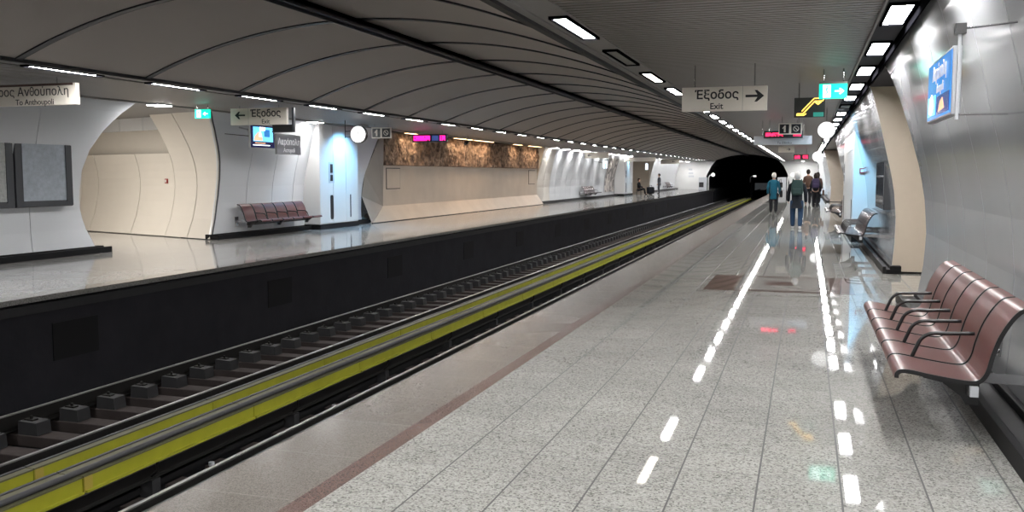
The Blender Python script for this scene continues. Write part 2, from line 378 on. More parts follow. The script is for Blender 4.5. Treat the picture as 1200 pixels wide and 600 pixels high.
for x, z, r_, lab in ((-5.905,-.950,.028,'grey cable lying along the top of the front yellow boards'), (-5.6,-1.43,.03,'thin black cable lying beside the near running rail'), (-5.5,-1.45,.025,'second thin cable on the pit bed by the near rail'), (-7.02,-1.42,.03,'thin cable on the pit bed beside the far track')):
    b = MB(); b.tube([(x + (.015*math.sin(i*1.7) if z < -1.2 else 0), YB+4*i, z) for i in range(0, 29)], r_, 'cable', 8); tag(b.build('cable', smooth=True), lab, 'cable')
for xx, yy, lab in ((-5.55,7.9,'small white pipe end on the pit bed beside the near rail'),(-5.5,10.4,'grey junction clamp on the pit bed under the front yellow boards')):
    t_ = thing('pipe_clamp', lab, 'clamp', (xx,yy,-1.5)); b = MB(); b.tube([(-.2,0,.06),(.15,.05,.08),(.25,.3,.03)],.03,'cable',8); b.box((-.26,-.06,0),(-.14,.06,.1),'rail'); b.build('pipe', t_)
    b = MB(); b.tube([(-.2,-.02,.1),(-.2,-.02,.16)],.03,'signgrey',8); b.build('pipe_end', t_)

# ------------------------------------------------------------------ vault
XV0, XV1, ZV0, ZVT = -9.88, -2.62, 3.1, 3.83
def vault_pt(u):   # u 0..1 from far side to near side
    c = (XV0+XV1)/2; h = (XV1-XV0)/2; s = ZVT-ZV0; rad = (h*h+s*s)/(2*s); x = XV0 + (XV1-XV0)*u
    return x, ZVT - rad + math.sqrt(rad*rad-(x-c)**2)
NU = 40; PRIB = 2.49; Y0RIB = 9.68
b = MB(); rb = MB(); k0 = -8; 
for k in range(k0, 39):
    ya = Y0RIB + k*PRIB + .045; yb = min(ya + PRIB - .09, YE)
    if ya > YE: break
    vs = []; fs = []
    for i in range(NU+1):
        x, z = vault_pt(i/NU); vs += [(x,ya,z),(x,yb,z),(x,yb,z+.04),(x,ya,z+.04)]
    for i in range(NU):
        for a, c in ((0,1),(1,2),(2,3),(3,0)): fs.append((i*4+a, i*4+c, (i+1)*4+c, (i+1)*4+a))
    b.add(vs, fs, 'vault')
    yr = ya - .045; vs = []; fs = []
    for i in range(NU+1):
        x, z = vault_pt(i/NU); vs += [(x,yr-.06,z+.02),(x,yr+.06,z+.02),(x,yr+.055,z-.02),(x,yr-.055,z-.02)]
    for i in range(NU):
        for a, c in ((0,1),(1,2),(2,3),(3,0)): fs.append((i*4+a, i*4+c, (i+1)*4+c, (i+1)*4+a))
    b.add(vs, fs, 'rib')
vs = []; fs = []
for i in range(NU+1):
    x, z = vault_pt(i/NU); vs += [(x,YB,z+.06),(x,YE+1,z+.06)]
for i in range(NU): fs.append((2*i,2*i+1,2*i+3,2*i+2))
b.add(vs, fs, 'rib')
o = struct(b, 'ceiling', 'curved grey vault over the tracks with dark ribs')
for p in o.data.polygons: p.use_smooth = False
b = MB(); b.box((-6.30, YB, ZVT-.09), (-6.10, YE+2, ZVT-.03), 'rib'); b.box((-6.30, YB, ZVT-.13),(-6.28,YE+2,ZVT-.03),'rib'); b.box((-6.12, YB, ZVT-.13),(-6.10,YE+2,ZVT-.03),'rib'); struct(b, 'trim_5', 'long dark strip running along the crown of the vault')

# ------------------------------------------------------------------ flat slatted ceilings (side +1 near, -1 far)
def flat_ceiling(side):
    b = MB()
    # vault edge fascia
    b.box((mx(side,-2.66), YB, ZC-.035), (mx(side,-2.585), YE, ZC+.10), 'rib')
    b.box((mx(side,-2.585), YB, ZC), (mx(side,-2.50), YE, ZC+.04), 'tray')
    b.box((mx(side,-2.50), YB, ZC-.015), (mx(side,-2.475), YE, ZC+.04), 'tray')
    # light tray between fascia and slats (set back where lamps sit)
    b.box((mx(side,-2.475), YB, ZC+.004), (mx(side,-2.17), YE, ZC+.05), 'tray')
    b.box((mx(side,-2.17), YB, ZC-.012), (mx(side,-2.15), YE, ZC+.04), 'tray')
    struct(b, 'trim_%d' % (6 if side>0 else 7), ['grey metal light tray along the vault edge above the near platform','grey metal light tray along the vault edge above the far platform'][side<0])
    s = MB(); pitch = .125; n = int((YE-YB)/pitch); xa, xb = mx(side,-2.15), mx(side,.6)
    for i in range(n):
        y = YB + i*pitch
        # trapezoid slat: bottom face and recess
        s.add([(xa,y,ZC+.03),(xb,y,ZC+.03),(xa,y+.02,ZC+.03),(xb,y+.02,ZC+.03),(xa,y+.03,ZC),(xb,y+.03,ZC),(xa,y+.115,ZC),(xb,y+.115,ZC),(xa,y+pitch,ZC+.03),(xb,y+pitch,ZC+.03)],
              [(0,1,3,2),(2,3,5,4),(4,5,7,6),(6,7,9,8)], 'slat')
    s.box((xa, YB, ZC+.06), (xb, YE, ZC+.10), 'rib')
    struct(s, 'ceiling', ['slatted metal ceiling above the near platform','slatted metal ceiling above the far platform'][side<0])
    b = MB()
    b.box((mx(side,.60), YB, ZC-.03), (mx(side,.625), YE, ZC+.04), 'tray')
    b.box((mx(side,.625), YB, ZC+.004), (mx(side,1.0), YE, ZC+.05), 'darktray' if side > 0 else 'tray')
    if side > 0: b.box((mx(side,.90), YB, ZC-.10), (mx(side,.915), YE, ZC+.02), 'baffle')  # added lip that keeps the tray lamps off the wall top
    b.box((mx(side,1.0), YB, ZC+.02), (mx(side,8.5), YE, ZC+.10), 'tray')
    struct(b, 'trim_%d' % (8 if side>0 else 9), ['dark light tray above the wall of the near platform','dark light tray above the wall of the far platform'][side<0])
flat_ceiling(1); flat_ceiling(-1)
def lamp_fixture(w_, L, name, label, group, lit=True, frame='baffle'):
    t_ = thing(name, label, 'ceiling light', (0,0,ZC), 0, group)
    b = MB(); f = .022
    for a, c in (((-w_/2-f,-L/2-f,-.025),(-w_/2,L/2+f,.006)), ((w_/2,-L/2-f,-.025),(w_/2+f,L/2+f,.006)), ((-w_/2,-L/2-f,-.025),(w_/2,-L/2,.006)), ((-w_/2,L/2,-.025),(w_/2,L/2+f,.006))): b.box(a, c, frame)
    b.build('light_frame', t_)
    b = MB(); b.box((-w_/2,-L/2,-.008),(w_/2,L/2,.0),'lamp' if lit else 'lampoff'); b.build('diffuser', t_)
    return t_
A = lamp_fixture(.145, 1.4, 'ceiling_light', 'lit rectangular ceiling light in the row along the vault edge, near platform', 'lights along the vault edge above the near platform'); A.location = (-2.29, 9.35-5, ZC)
first = True
for k in range(-6, 39):
    y = 9.35 + 2.5*k
    if y > YE-1 or k == -2: continue
    if k in (1, 4):
        o = lamp_fixture(.145, 1.5, 'ceiling_light', ['unlit rectangular ceiling light beyond the closest lit one, near platform vault edge','unlit rectangular ceiling light behind the cream exit sign, near platform vault edge'][k > 1], None, lit=False); o.location = (-2.29, y, ZC)
        continue
    if k == 2:
        o = lamp_fixture(.145, 1.4, 'ceiling_light', 'dimmer yellowish ceiling light in the vault edge row, second one lit from the viewer', None); o.location = (-2.29, y, ZC); [c for c in o.children if c.name.startswith('diffuser')][0].data.materials[0] = MT['lampdim']
        continue
    o = dup(A, (-2.29, y, ZC)); q = k-1 if k > 1 else 0
    if k < 0: o['label'] = 'ceiling light of the vault edge row above the viewer, near platform'
    elif q < 12: o['label'] = ORD[q] + ' lit ceiling light from the viewer in the vault edge row, near platform'
    else: o['label'] = 'lit ceiling light beyond the twelfth in the vault edge row, near platform'
A['label'] = 'ceiling light of the vault edge row above the viewer, near platform'
B = lamp_fixture(.19, 1.15, 'ceiling_light', 'lit rectangular ceiling light in the dark tray beside the wall, near platform', 'lights in the dark tray above the near platform', frame='baffle'); B.location = (.77, 9.45-4.9, ZC)
for k in range(-6, 40):
    y = 9.45 + 2.45*k
    if k == -2 or y > YE-1: continue
    if k == 5:
        o = lamp_fixture(.19, 1.15, 'ceiling_light', 'unlit ceiling light in the dark tray near the round clock, near platform', None, lit=False); o.location = (.77, y, ZC); continue
    o = dup(B, (.77, y, ZC))
    if k < 0: o['label'] = 'ceiling light of the dark tray above the viewer, near platform'
    elif k < 12: o['label'] = ORD[k] + ' lit ceiling light from the viewer in the dark tray, near platform'
    else: o['label'] = 'lit ceiling light beyond the twelfth in the dark tray, near platform'
B['label'] = 'ceiling light of the dark tray above the viewer, near platform'
D = lamp_fixture(.15, 1.35, 'ceiling_light', 'lit rectangular ceiling light in the row along the vault edge, far platform', 'lights along the vault edge above the far platform'); D.location = (-10.21, 10.85, ZC)
for k in range(-5, 38):
    if k:
        o = dup(D, (-10.21, 10.85+2.5*k, ZC))
        o['label'] = 'ceiling light of the far row outside the left edge of the photo' if k < 0 else (ORD[k] + ' lit ceiling light from the left in the row above the far platform' if k < 12 else 'lit ceiling light beyond the twelfth in the row above the far platform')
D['label'] = 'first lit ceiling light from the left in the row above the far platform'

# ------------------------------------------------------------------ curved panel walls
FE = lambda z: interp(z, [0,.25,.6,1.0,1.7,2.1,2.5,2.8,3.05,3.2], [.42,.3,.1,0,0,.12,.42,.75,1.1,1.3])
DZ = lambda z: interp(z, [0,.5,1.0,1.4,1.8,2.2,2.7,3.26], [0,.2,.32,.36,.32,.2,-.06,-.4])
def panel_wall(side, joints, mat, name, label, e0=None, e1=None, ztop=3.15, pl0=None, pl1=None, zbot=.12):
    b = MB(); zs = [max(z, zbot) for z in ZS if z >= zbot-.2 and z <= ztop]
    zs = sorted(set(zs))
    for j in range(len(joints)-1):
        vs = []; fs = []
        for z in zs:
            a = joints[j] + .007; c = joints[j+1] - .007
            if j == 0 and e0: a = joints[j] + e0(z)
            if j == len(joints)-2 and e1: c = joints[j+1] + e1(z)
            x = WX(side, z); xo = x + side*.03
            vs += [(x,a,z),(x,c,z),(xo,c,z),(xo,a,z)]
        n = len(zs)
        for i in range(n-1):
            for p, q in ((0,1),(1,2),(2,3),(3,0)): fs.append((i*4+p, i*4+q, (i+1)*4+q, (i+1)*4+p))
        fs += [(0,1,2,3), (4*n-4,4*n-3,4*n-2,4*n-1)]
        b.add(vs, fs, mat)
    vs = []; fs = []
    for z in [0]+zs:   # dark backing with thickness
        a = joints[0] + (e0(z) + .12 if e0 else .004); c = joints[-1] + (e1(z) if e1 else 0) - .004; x = WX(side, z)
        vs += [(x+side*.032,a,z),(x+side*.032,c,z),(x+side*.14,c,z),(x+side*.14,a,z)]
    n = len(zs)+1
    for i in range(n-1):
        for p, q in ((0,1),(1,2),(2,3),(3,0)): fs.append((i*4+p, i*4+q, (i+1)*4+q, (i+1)*4+p))
    b.add(vs, fs, 'joint')
    o = struct(b, name, label)
    return o
def plinth(side, y0, y1, n, label, xi=1.12, h=.12):
    b = MB(); off = 0 if side > 0 else -.15
    def q(x): return x if side > 0 else -12.65 - x
    b.box((q(xi), y0, 0), (q(xi+.05), y1, h), 'black'); b.box((q(xi+.05), y0, 0), (q(1.5), y1, h-.045), 'black'); b.box((q(1.33), y0, h-.045), (q(1.5), y1, h+.01), 'black')
    struct(b, 'baseboard_%s' % n, label, bevel=.006)
def js(a, c, d=1.05, anchor=None):
    out = [a]; x = (anchor if anchor is not None else a)
    while x < a + .3: x += d
    while x < c - .3: out.append(x); x += d
    return out + [c]
# near platform (right)
panel_wall(1, js(YB, 12.15, 1.05, YB+.42), 'enamel_r', 'wall_right', 'curved shiny grey panel wall behind the maroon bench', e1=FE)
plinth(1, YB, 12.55, 'right', 'black plinth below the wall behind the maroon bench')
panel_wall(1, js(16.2, 37.0, 1.05), 'enamel_r', 'wall_right_far', 'curved shiny panel wall beyond the first opening, near platform')
plinth(1, 16.0, 23.5, 'right_far', 'black plinth beyond the first opening of the near platform', xi=1.22)
panel_wall(1, js(58.0, YE, 1.05), 'enamel', 'wall_right_end', 'curved white panel wall at the far end of the near platform')
plinth(1, 58.0, YE, 'right_end', 'black plinth at the far end of the near platform')
def jamb_right(y, n, label, x1=5.5):
    b = MB(); poly = [(R(z)-.0, z) for z in ZS if z <= 3.1] + [(x1, 3.1), (x1, 0)]
    poly[0] = (R(0), .0)
    b.prism(poly, 'y', y-.04, y+.0, 'tan'); b.box((R(.1)-.05, y-.05, 0),(x1,y-.04,.03),'black')
    struct(b, n, label)
jamb_right(16.2, 'wall_passage', 'beige side wall of the exit passage beyond the maroon bench')
jamb_right(58.0, 'wall_passage_far', 'beige side wall at the far recess of the near platform')
b = MB(); b.box((5.5, 9, 0), (5.7, 60, 3.1), 'cream'); struct(b, 'wall_passage_back', 'cream back wall of the right passages')
b = MB(); b.box((1.55, 11.9, 0), (5.5, 12.05, 3.1), 'cream'); struct(b, 'wall_passage_near', 'cream near wall of the first exit passage')
b = MB(); b.box((R(2.9)-.05, 12.3, 3.02), (5.5, 16.2, 3.10), 'darktray'); struct(b, 'trim_10', 'dark lintel above the first exit passage')
# far platform (left)
panel_wall(-1, [YB] + [13.92-1.06*k for k in range(20,-1,-1)] + [15.18], 'enamel', 'wall_left', 'curved white panel wall with the map cases, far platform', e1=FE)
plinth(-1, YB, 15.75, 'left', 'black plinth below the wall with the map cases')
plinth(-1, 19.4, 28.1, 'left_middle', 'black plinth under the far maroon bench')
FJ = js(51.2, 76.0, 1.25)
panel_wall(-1, [48.6,49.9,51.2], 'cream', 'wall_left_cream', 'cream curved panels just beyond the stone frieze')
panel_wall(-1, FJ, 'enamel', 'wall_left_far', 'curved white panels with light scallops beyond the frieze')
panel_wall(-1, js(87.0, YE, 1.25), 'enamel', 'wall_left_end', 'bright white curved panels at the far end of the far platform')
plinth(-1, 48.6, 76.0, 'left_far', 'black plinth beyond the frieze, far platform'); plinth(-1, 87.0, YE, 'left_end', 'black plinth at the end of the far platform')
def jamb_left(y, n, label, mat='cream', x1=-14.6):
    b = MB(); poly = [(WX(-1,z), z) for z in ZS if z <= 3.1] + [(WX(-1,3.1),3.1), (x1, 3.1), (x1, 0)]
    b.prism(poly, 'y', y-.03, y, mat); struct(b, n, label)
jamb_left(48.6, 'wall_jamb', 'cream edge wall where the stone frieze ends'); jamb_left(87.0, 'wall_jamb_far', 'pale edge wall beside the distant far passage', x1=-18)
# oblique passage wall on the left
A0 = Vector((-14.05, 19.38)); Dv = Vector((-3.6, 1.3)); Dn = Dv.normalized(); Nn = Vector((-Dn.y, Dn.x));
if Nn.y < 0: Nn = -Nn
def S0(z): return (WX(-1, z) - (A0.x + Nn.x*DZ(z)))/Dv.x
def E0(z): return A0.y + Dv.y*S0(z) + Nn.y*DZ(z) - 19.35
panel_wall(-1, [19.35,21.06,22.28,23.36,24.4,25.5,26.6,28.1], 'enamel', 'wall_left_middle', 'curved white panel wall behind the maroon far bench', e0=E0, e1=lambda z: interp(z,[0,1.6,2.8,3.15],[-.5,-.35,.1,.3]))
def obl(s0, s1, zlo, zhi, mat, name, label, back=0., joints=()):
    b = MB(); cuts = [s0] + list(joints) + [s1]
    zs = [zlo] + [z for z in ZS if zlo < z < zhi] + [zhi]
    for j in range(len(cuts)-1):
        vs = []; fs = []
        for z in zs:
            for s_, e in ((cuts[j]+.004*(j>0) if (j or s0) else S0(z), 0), (cuts[j+1]-.004, 0), (cuts[j+1]-.004, .04), (cuts[j]+.004*(j>0) if (j or s0) else S0(z), .04)):
                p = A0 + Dv*s_ + Nn*(DZ(z)+back+e); vs.append((p.x, p.y, z))
        n = len(zs)
        for i in range(n-1):
            for p, q in ((0,1),(1,2),(2,3),(3,0)): fs.append((i*4+p, i*4+q, (i+1)*4+q, (i+1)*4+p))
        fs += [(0,1,2,3), (4*n-4,4*n-3,4*n-2,4*n-1)]; b.add(vs, fs, mat)
    vs = []; fs = []
    for z in zs:
        for s_, e in (((s0 or S0(z))+.005, .045), (s1, .045), (s1, .1), ((s0 or S0(z))+.005, .1)):
            p = A0 + Dv*s_ + Nn*(DZ(z)+back+e); vs.append((p.x, p.y, z))
    for i in range(len(zs)-1):
        for p, q in ((0,1),(1,2),(2,3),(3,0)): fs.append((i*4+p, i*4+q, (i+1)*4+q, (i+1)*4+p))
    b.add(vs, fs, 'joint'); return struct(b, name, label)
obl(0, .5, .02, 3.12, 'cream', 'wall_passage_left', 'curved cream side wall of the far platform passage', joints=(.24,))
obl(.5, 2.2, .02, 2.16, 'cream', 'wall_passage_left_low', 'low curved cream wall panels deep in the far passage', joints=(.93,1.5))
b = MB()
p0 = A0 + Dv*.52 + Nn*.42; p1 = A0 + Dv*2.3 + Nn*.42
b.prism([(p0.x,p0.y),(p1.x,p1.y),(p1.x+Nn.x*.1,p1.y+Nn.y*.1),(p0.x+Nn.x*.1,p0.y+Nn.y*.1)], 'z', 0, 3.1, 'cream'); struct(b, 'wall_passage_left_back', 'plain beige upper wall deep in the far passage')
b = MB(); p0 = A0 + Dv*.5 + Nn*.18; p1 = A0 + Dv*2.3 + Nn*.18
for k in range(6):
    q0 = p0 + (p1-p0)*(k/6+.002); q1 = p0 + (p1-p0)*((k+1)/6-.002)
    b.prism([(q0.x,q0.y),(q1.x,q1.y),(q1.x+Nn.x*.05,q1.y+Nn.y*.05),(q0.x+Nn.x*.05,q0.y+Nn.y*.05)], 'z', 2.78, 3.12, 'enamel')
struct(b, 'trim_11', 'grey panelled bulkhead above the far passage')
b = MB(); b.box((-20.4,10,0),(-20.2,24,3.12),'cream'); b.box((-14.3,14.0,0),(-20.3,14.1,3.1),'cream'); struct(b, 'wall_passage_left_end', 'cream end wall of the far passage')

# ------------------------------------------------------------------ stone exhibit recess with frieze (far platform)
XE = -14.0
b = MB(); Y1, Y2 = 29.2, 48.5
b.box((XE-.3, Y1, .52), (XE, Y2, 3.1), 'stone')
b.add([(-13.62,27.65,0),(XE,Y1,.52),(XE,Y2,.52),(-13.62,Y2,0),(XE-.3,27.65,-.01),(XE-.3,Y1,.52),(XE-.3,Y2,.52),(XE-.3,Y2,-.01),(-13.62,27.65,-.01),(-13.62,Y2,-.01)], [(0,1,2,3),(1,5,6,2),(4,5,1,0,8),(3,2,6,7,9),(0,3,9,8),(4,8,9,7),(4,7,6,5)], 'stone')
struct(b, 'wall_exhibit', 'sandy stone wall with flared foot under the carved frieze')
b = MB()  # left return, splayed
cv = [(-13.64,27.6,0),(-14.03,27.65,.9),(-13.96,27.75,1.64),(-13.72,28.2,2.6),(-13.55,28.4,3.12),(XE,Y1,3.12)]
b.add(cv + [(XE,Y1,.52)], [(i,i+1,6) for i in range(5)], 'greystone'); struct(b, 'wall_exhibit_return', 'grey stone return at the near end of the frieze recess')
b = MB(); b.box((-13.60, 27.6, 0), (-13.64, Y2, .02), 'black'); struct(b, 'baseboard_exhibit', 'dark shadow line at the foot of the stone wall')  # thin black box put in place of the shadow along the foot
# frieze: displaced relief grid
b = MB(); ny, nz = 520, 40; vs = []; fs = []
from mathutils import noise
for i in range(ny+1):
    for j in range(nz+1):
        y = Y1+.02 + (Y2-Y1-.04)*i/ny; z = 1.93 + (3.09-1.93)*j/nz
        a = noise.noise(Vector((y*3.0, z*1.6, 1.3))); c = noise.noise(Vector((y*7.5, z*4.0, 7.1))); e = noise.noise(Vector((y*15., z*11., 3.)))
        d = .05 + .10*max(0, a+.25)**.7 + .07*abs(c) + .03*e
        if j in (0, nz) or i in (0, ny): d = 0
        vs.append((XE + d, y, z))
for i in range(ny):
    for j in range(nz): k = i*(nz+1)+j; fs.append((k, k+1, k+nz+2, k+nz+1))
b.add(vs, fs, 'frieze'); tag(b.build('carved_frieze', smooth=False), 'long carved brown relief frieze above the sandy stone wall', 'frieze')
for y0, lab in ((29.5,'square stone access plate at the near end of the stone wall'),(46.9,'square stone access plate at the far end of the stone wall')):
    t_ = thing('access_plate', lab, 'access plate', (XE, y0, 1.13)); b = MB(); b.box((0,0,0),(.02,1.1,.69),'stone'); b.build('plate', t_)
    b = MB(); b.box((0,-.03,-.03),(.012,1.13,.72),'joint'); b.build('shadow_gap', t_)

# ------------------------------------------------------------------ wall washers (small spot lamps in ceiling housings)
def washer(x, y, side, col=(1,1,1), power=WASH, label='small wall washer above the panels', group=None, aim=.35, size=75, w_=.16, gl='lamp', aimy=0.):
    t_ = thing('wall_washer', label, 'wall light', (x, y, ZC), 0, group)
    b = MB(); b.box((-w_-.02,-.22,-.03),(w_+.02,.22,.02),'tray'); b.build('housing', t_)
    b = MB(); b.box((-w_,-.2,-.038),(w_,.2,-.031),gl); b.build('diffuser', t_)
    l = bpy.data.lights.new('spot', 'SPOT'); l.energy = power; l.color = col; l.spot_size = math.radians(size); l.spot_blend = .7; l.shadow_soft_size = .06
    lo = bpy.data.objects.new('spot', l); C.objects.link(lo); lo.parent = t_; lo.location = (0,0,-.06)
    lo.rotation_euler = Vector((side*aim, aimy, -1)).to_track_quat('-Z', 'Y').to_euler()
    return t_
gW = 'wall washers along the far platform panels'
for k in range(10):
    y = 49.6 + 2.55*k
    washer(-13.28, y, -1, power=44, size=58, aim=.22, label='small lit wall washer above the white panels beyond the frieze', group=gW)
for k in range(7):
    washer(-13.2, 88.2+2.4*k, -1, power=WASH*1.0, label='small lit wall washer at the bright far end of the far platform', group='wall washers at the end of the far platform')
washer(-13.15, 16.6, -1, power=WASH*1.2, label='lit wall washer beside the curved opening of the far passage')
washer(-13.25, 23.3, -1, power=WASH*.9, label='lit wall washer above the end of the far maroon bench')
for y, L in ((31.1,1.6),(36.1,2.0),(38.7,2.4),(43.7,1.3),(46.7,2.2)):
    t_ = thing('wall_washer', 'warm lit wall washer above the carved frieze', 'wall light', (XE+.40, y, ZC), 0, 'warm washers above the frieze')
    b = MB(); b.box((-.07,-L/2-.03,-.02),(.07,L/2+.03,.02),'tray'); b.build('housing', t_)
    b = MB(); b.box((-.05,-L/2,-.028),(.05,L/2,-.021),'warm_glow'); b.build('diffuser', t_)
    l = bpy.data.lights.new('area', 'AREA'); l.energy = 20*L; l.color = (1,.74,.50); l.shape = 'RECTANGLE'; l.size = .08; l.size_y = L
    lo = bpy.data.objects.new('area', l); C.objects.link(lo); lo.parent = t_; lo.location = (0,0,-.05); lo.rotation_euler = (0,-.45,0)
washer(-12.7, 25.2, -1, w_=.04, gl='lampoff', size=125, col=(.25,.62,1), power=420, label='bluish wall washer above the far equipment cabinet', aim=.35)
washer(.70, 22.2, 1, w_=.05, gl='lampoff', col=(.25,.65,1), power=420, size=110, aimy=.95, label='bluish wall washer beside the near equipment cabinet', aim=.3)
washer(.9, 25.5, 1, w_=.04, gl='lampoff', col=(.2,.6,1), power=90, label='bluish wall washer above the near equipment cabinet', aim=.2)
washer(.80, 72.5, 1, w_=.04, col=(.2,.6,1), power=420, label='bluish wall washer above the distant near platform cabinet', aim=.1)
washer(-13.0, 71.5, -1, w_=.04, col=(.22,.62,1), power=260, label='bluish wall washer above the distant far platform cabinet', aim=.1)
for y in (2.2, 7.3): washer(.80, y, 1, power=WASH*.3, label='lit wall washer above the wall behind the maroon bench', group='washers above the maroon bench', aim=.25, w_=.05)
for k in range(8): washer(.95, 84+2.5*k, 1, power=WASH*.9, label='lit wall washer at the bright far end of the near platform', group='washers at the end of the near platform')
for x, lab in ((-12.6,'lit wall washer facing the end wall of the far platform'),(-.4,'lit wall washer facing the end wall of the near platform')):
    washer(x, YE-1.2, 1, power=36, label=lab, aim=0, size=110)
# passage lamps
def passage_lamp(x, y, z, lab, power):
    t_ = thing('passage_light', lab, 'ceiling light', (x,y,z)); b = MB(); b.box((-.3,-.6,0),(.3,.6,.05),'tray'); b.build('housing', t_); b = MB(); b.box((-.27,-.57,-.01),(.27,.57,0),'lampoff'); b.build('diffuser', t_)
    l = bpy.data.lights.new('area', 'AREA'); l.energy = power; l.shape = 'RECTANGLE'; l.size = .54; l.size_y = 1.1; l.color = (1,.93,.84)
    lo = bpy.data.objects.new('area', l); C.objects.link(lo); lo.parent = t_; lo.location = (0,0,-.02)
passage_lamp(-17.2, 17.2, 3.0, 'passage ceiling light inside the far opening', 200)
passage_lamp(3.4, 14.2, 2.95, 'passage ceiling light inside the right opening', 60)
passage_lamp(-16.2, 81.5, 3.0, 'passage ceiling light inside the distant far opening', 60)

# ------------------------------------------------------------------ end wall, portal, tunnel
arch = [(-10.88,0),(-10.85,.8),(-10.55,1.7),(-10.1,2.6),(-9.55,3.3),(-8.4,3.75),(-7.2,3.93),(-6.25,3.98),(-5.2,3.93),(-4.1,3.75),(-3.0,3.3),(-2.4,2.6),(-1.95,1.7),(-1.75,.8),(-1.73,0)]
b = MB(); n = len(arch)
outer = []
for x, z in arch:
    u = (x - arch[0][0])/(arch[-1][0]-arch[0][0]); outer.append((x, z))
b.add([(-14.4,YE,0),(-10.88,YE,0)]+[(x,YE,z) for x,z in arch[1:5]]+[(-9.55,YE,4.4),(-14.4,YE,4.4)], [tuple(range(8))], 'white')
b.add([(1.8,YE,0),(-1.73,YE,0)]+[(x,YE,z) for x,z in arch[::-1][1:5]]+[(-3.0,YE,4.4),(1.8,YE,4.4)], [tuple(range(8))], 'white')
struct(b, 'wall_end', 'bright white end wall around the tunnel mouth')
b = MB(); vs = [(x,YE,z) for x,z in arch]+[(x,190,z) for x,z in arch]; fs = [(i,i+1,n+i+1,n+i) for i in range(n-1)] + [tuple(range(n, 2*n))]
b.add(vs, fs, 'tunnel'); b.box((-10.9,YE,-1.6),(-9.7,190,0),'tunnel'); b.box((-3.05,YE,-1.6),(-1.7,190,0),'tunnel')
b.add([(-9.9,YE,3.1),(-9.55,YE,3.3),(-9.55,YE,4.4),(-3.0,YE,4.4),(-3.0,YE,3.3)]+[(x,YE,z) for x,z in arch[5:10]][::-1], [(1,2,3,4,5,6,7,8,9)], 'tunnel')
struct(b, 'wall_tunnel', 'dark tunnel lining beyond the platforms')
b = MB(); b.prism(list(arch[4:11])+[(-3.0,4.4),(-9.55,4.4)], 'y', YE-.02, YE, 'tunnel'); struct(b, 'trim_12', 'dark fascia above the tunnel mouth')
b = MB(); b.box((-22,YB-.2,-1.7),(6,YB,4.2),'cream'); struct(b, 'wall_back', 'end wall behind the viewer')
t_ = thing('tunnel_lamp', 'small white lamp glowing deep inside the dark tunnel', 'lamp', (-6.3,118,1.15)); b = MB(); b.tube([(-.3,0,-.5),(-.3,0,.15),(-.1,0,.32),(.25,0,.36)],.07,'signgrey',8); b.build('bracket', t_)
b = MB(); b.box((.05,-.1,.2),(.4,.1,.4),'clock'); b.build('lamp_glass', t_)
b = MB(); b.box((-.05,-.05,-2.6),(-.25,.05,-.4),'tunnel'); b.build('post', t_)

# ------------------------------------------------------------------ equipment cabinets
def cabinet(loc, rz, label, L=4.0, mat='white'):
    """local: stands against wall at x=+, front faces -x, near side at y=0"""
    t_ = thing('equipment_cabinet', label, 'cabinet', loc, rz)
    b = MB(); b.box((0,0,.15),(.75,L,3.08),mat); b.build('body', t_, bevel=.01)
    b = MB(); b.box((-.02,-.02,0),(.75,L+.02,.15),'black'); b.build('plinth', t_)
    for k in range(3):
        y0 = k*L/3
        for z0, z1 in ((.18,1.12),(1.13,2.2),(2.21,3.05)):
            b = MB(); b.box((-.012,y0+.01,z0),(0,y0+L/3-.01,z1),mat); b.build('door_panel', t_)
    b = MB(); q = L-1.15; b.prism([(q+.40,.28),(q+.52,.28),(q+.55,.34),(q+.55,.95),(q+.52,1.0),(q+.40,1.0),(q+.37,.95),(q+.37,.34)], 'x', -.022, -.012, 'blk'); b.build('slot_window', t_)
    b = MB(); b.box((-.02,q+.30,1.36),(-.012,q+.62,1.98),'signgrey'); pn = b.build('control_panel', t_)
    b = MB(); b.box((-.03,q+.40,1.66),(-.02,q+.54,1.92),'blk'); b.box((-.03,q+.40,1.42),(-.02,q+.54,1.6),'blk'); b.build('control_window', pn)
    b = MB(); b.box((-.025,.5,.3),(-.012,.55,1.0),'blk'); b.build('door_handle', t_)
    return t_
cabinet((-13.5, 26.35, 0), PI, 'pale blue lit equipment cabinet beyond the far maroon bench', L=2.4)
# mirrored ordering for the far side: near end is at y=28-4
cabinet((1.08, 23.5, 0), 0, 'pale blue lit equipment cabinet behind the dark bench', L=6.0)
cabinet((.95, 74, 0), 0, 'distant blue lit cabinet on the near platform', L=4.0)
cabinet((-13.25, 73.5, 0), PI, 'distant blue lit cabinet on the far platform', L=3.6)

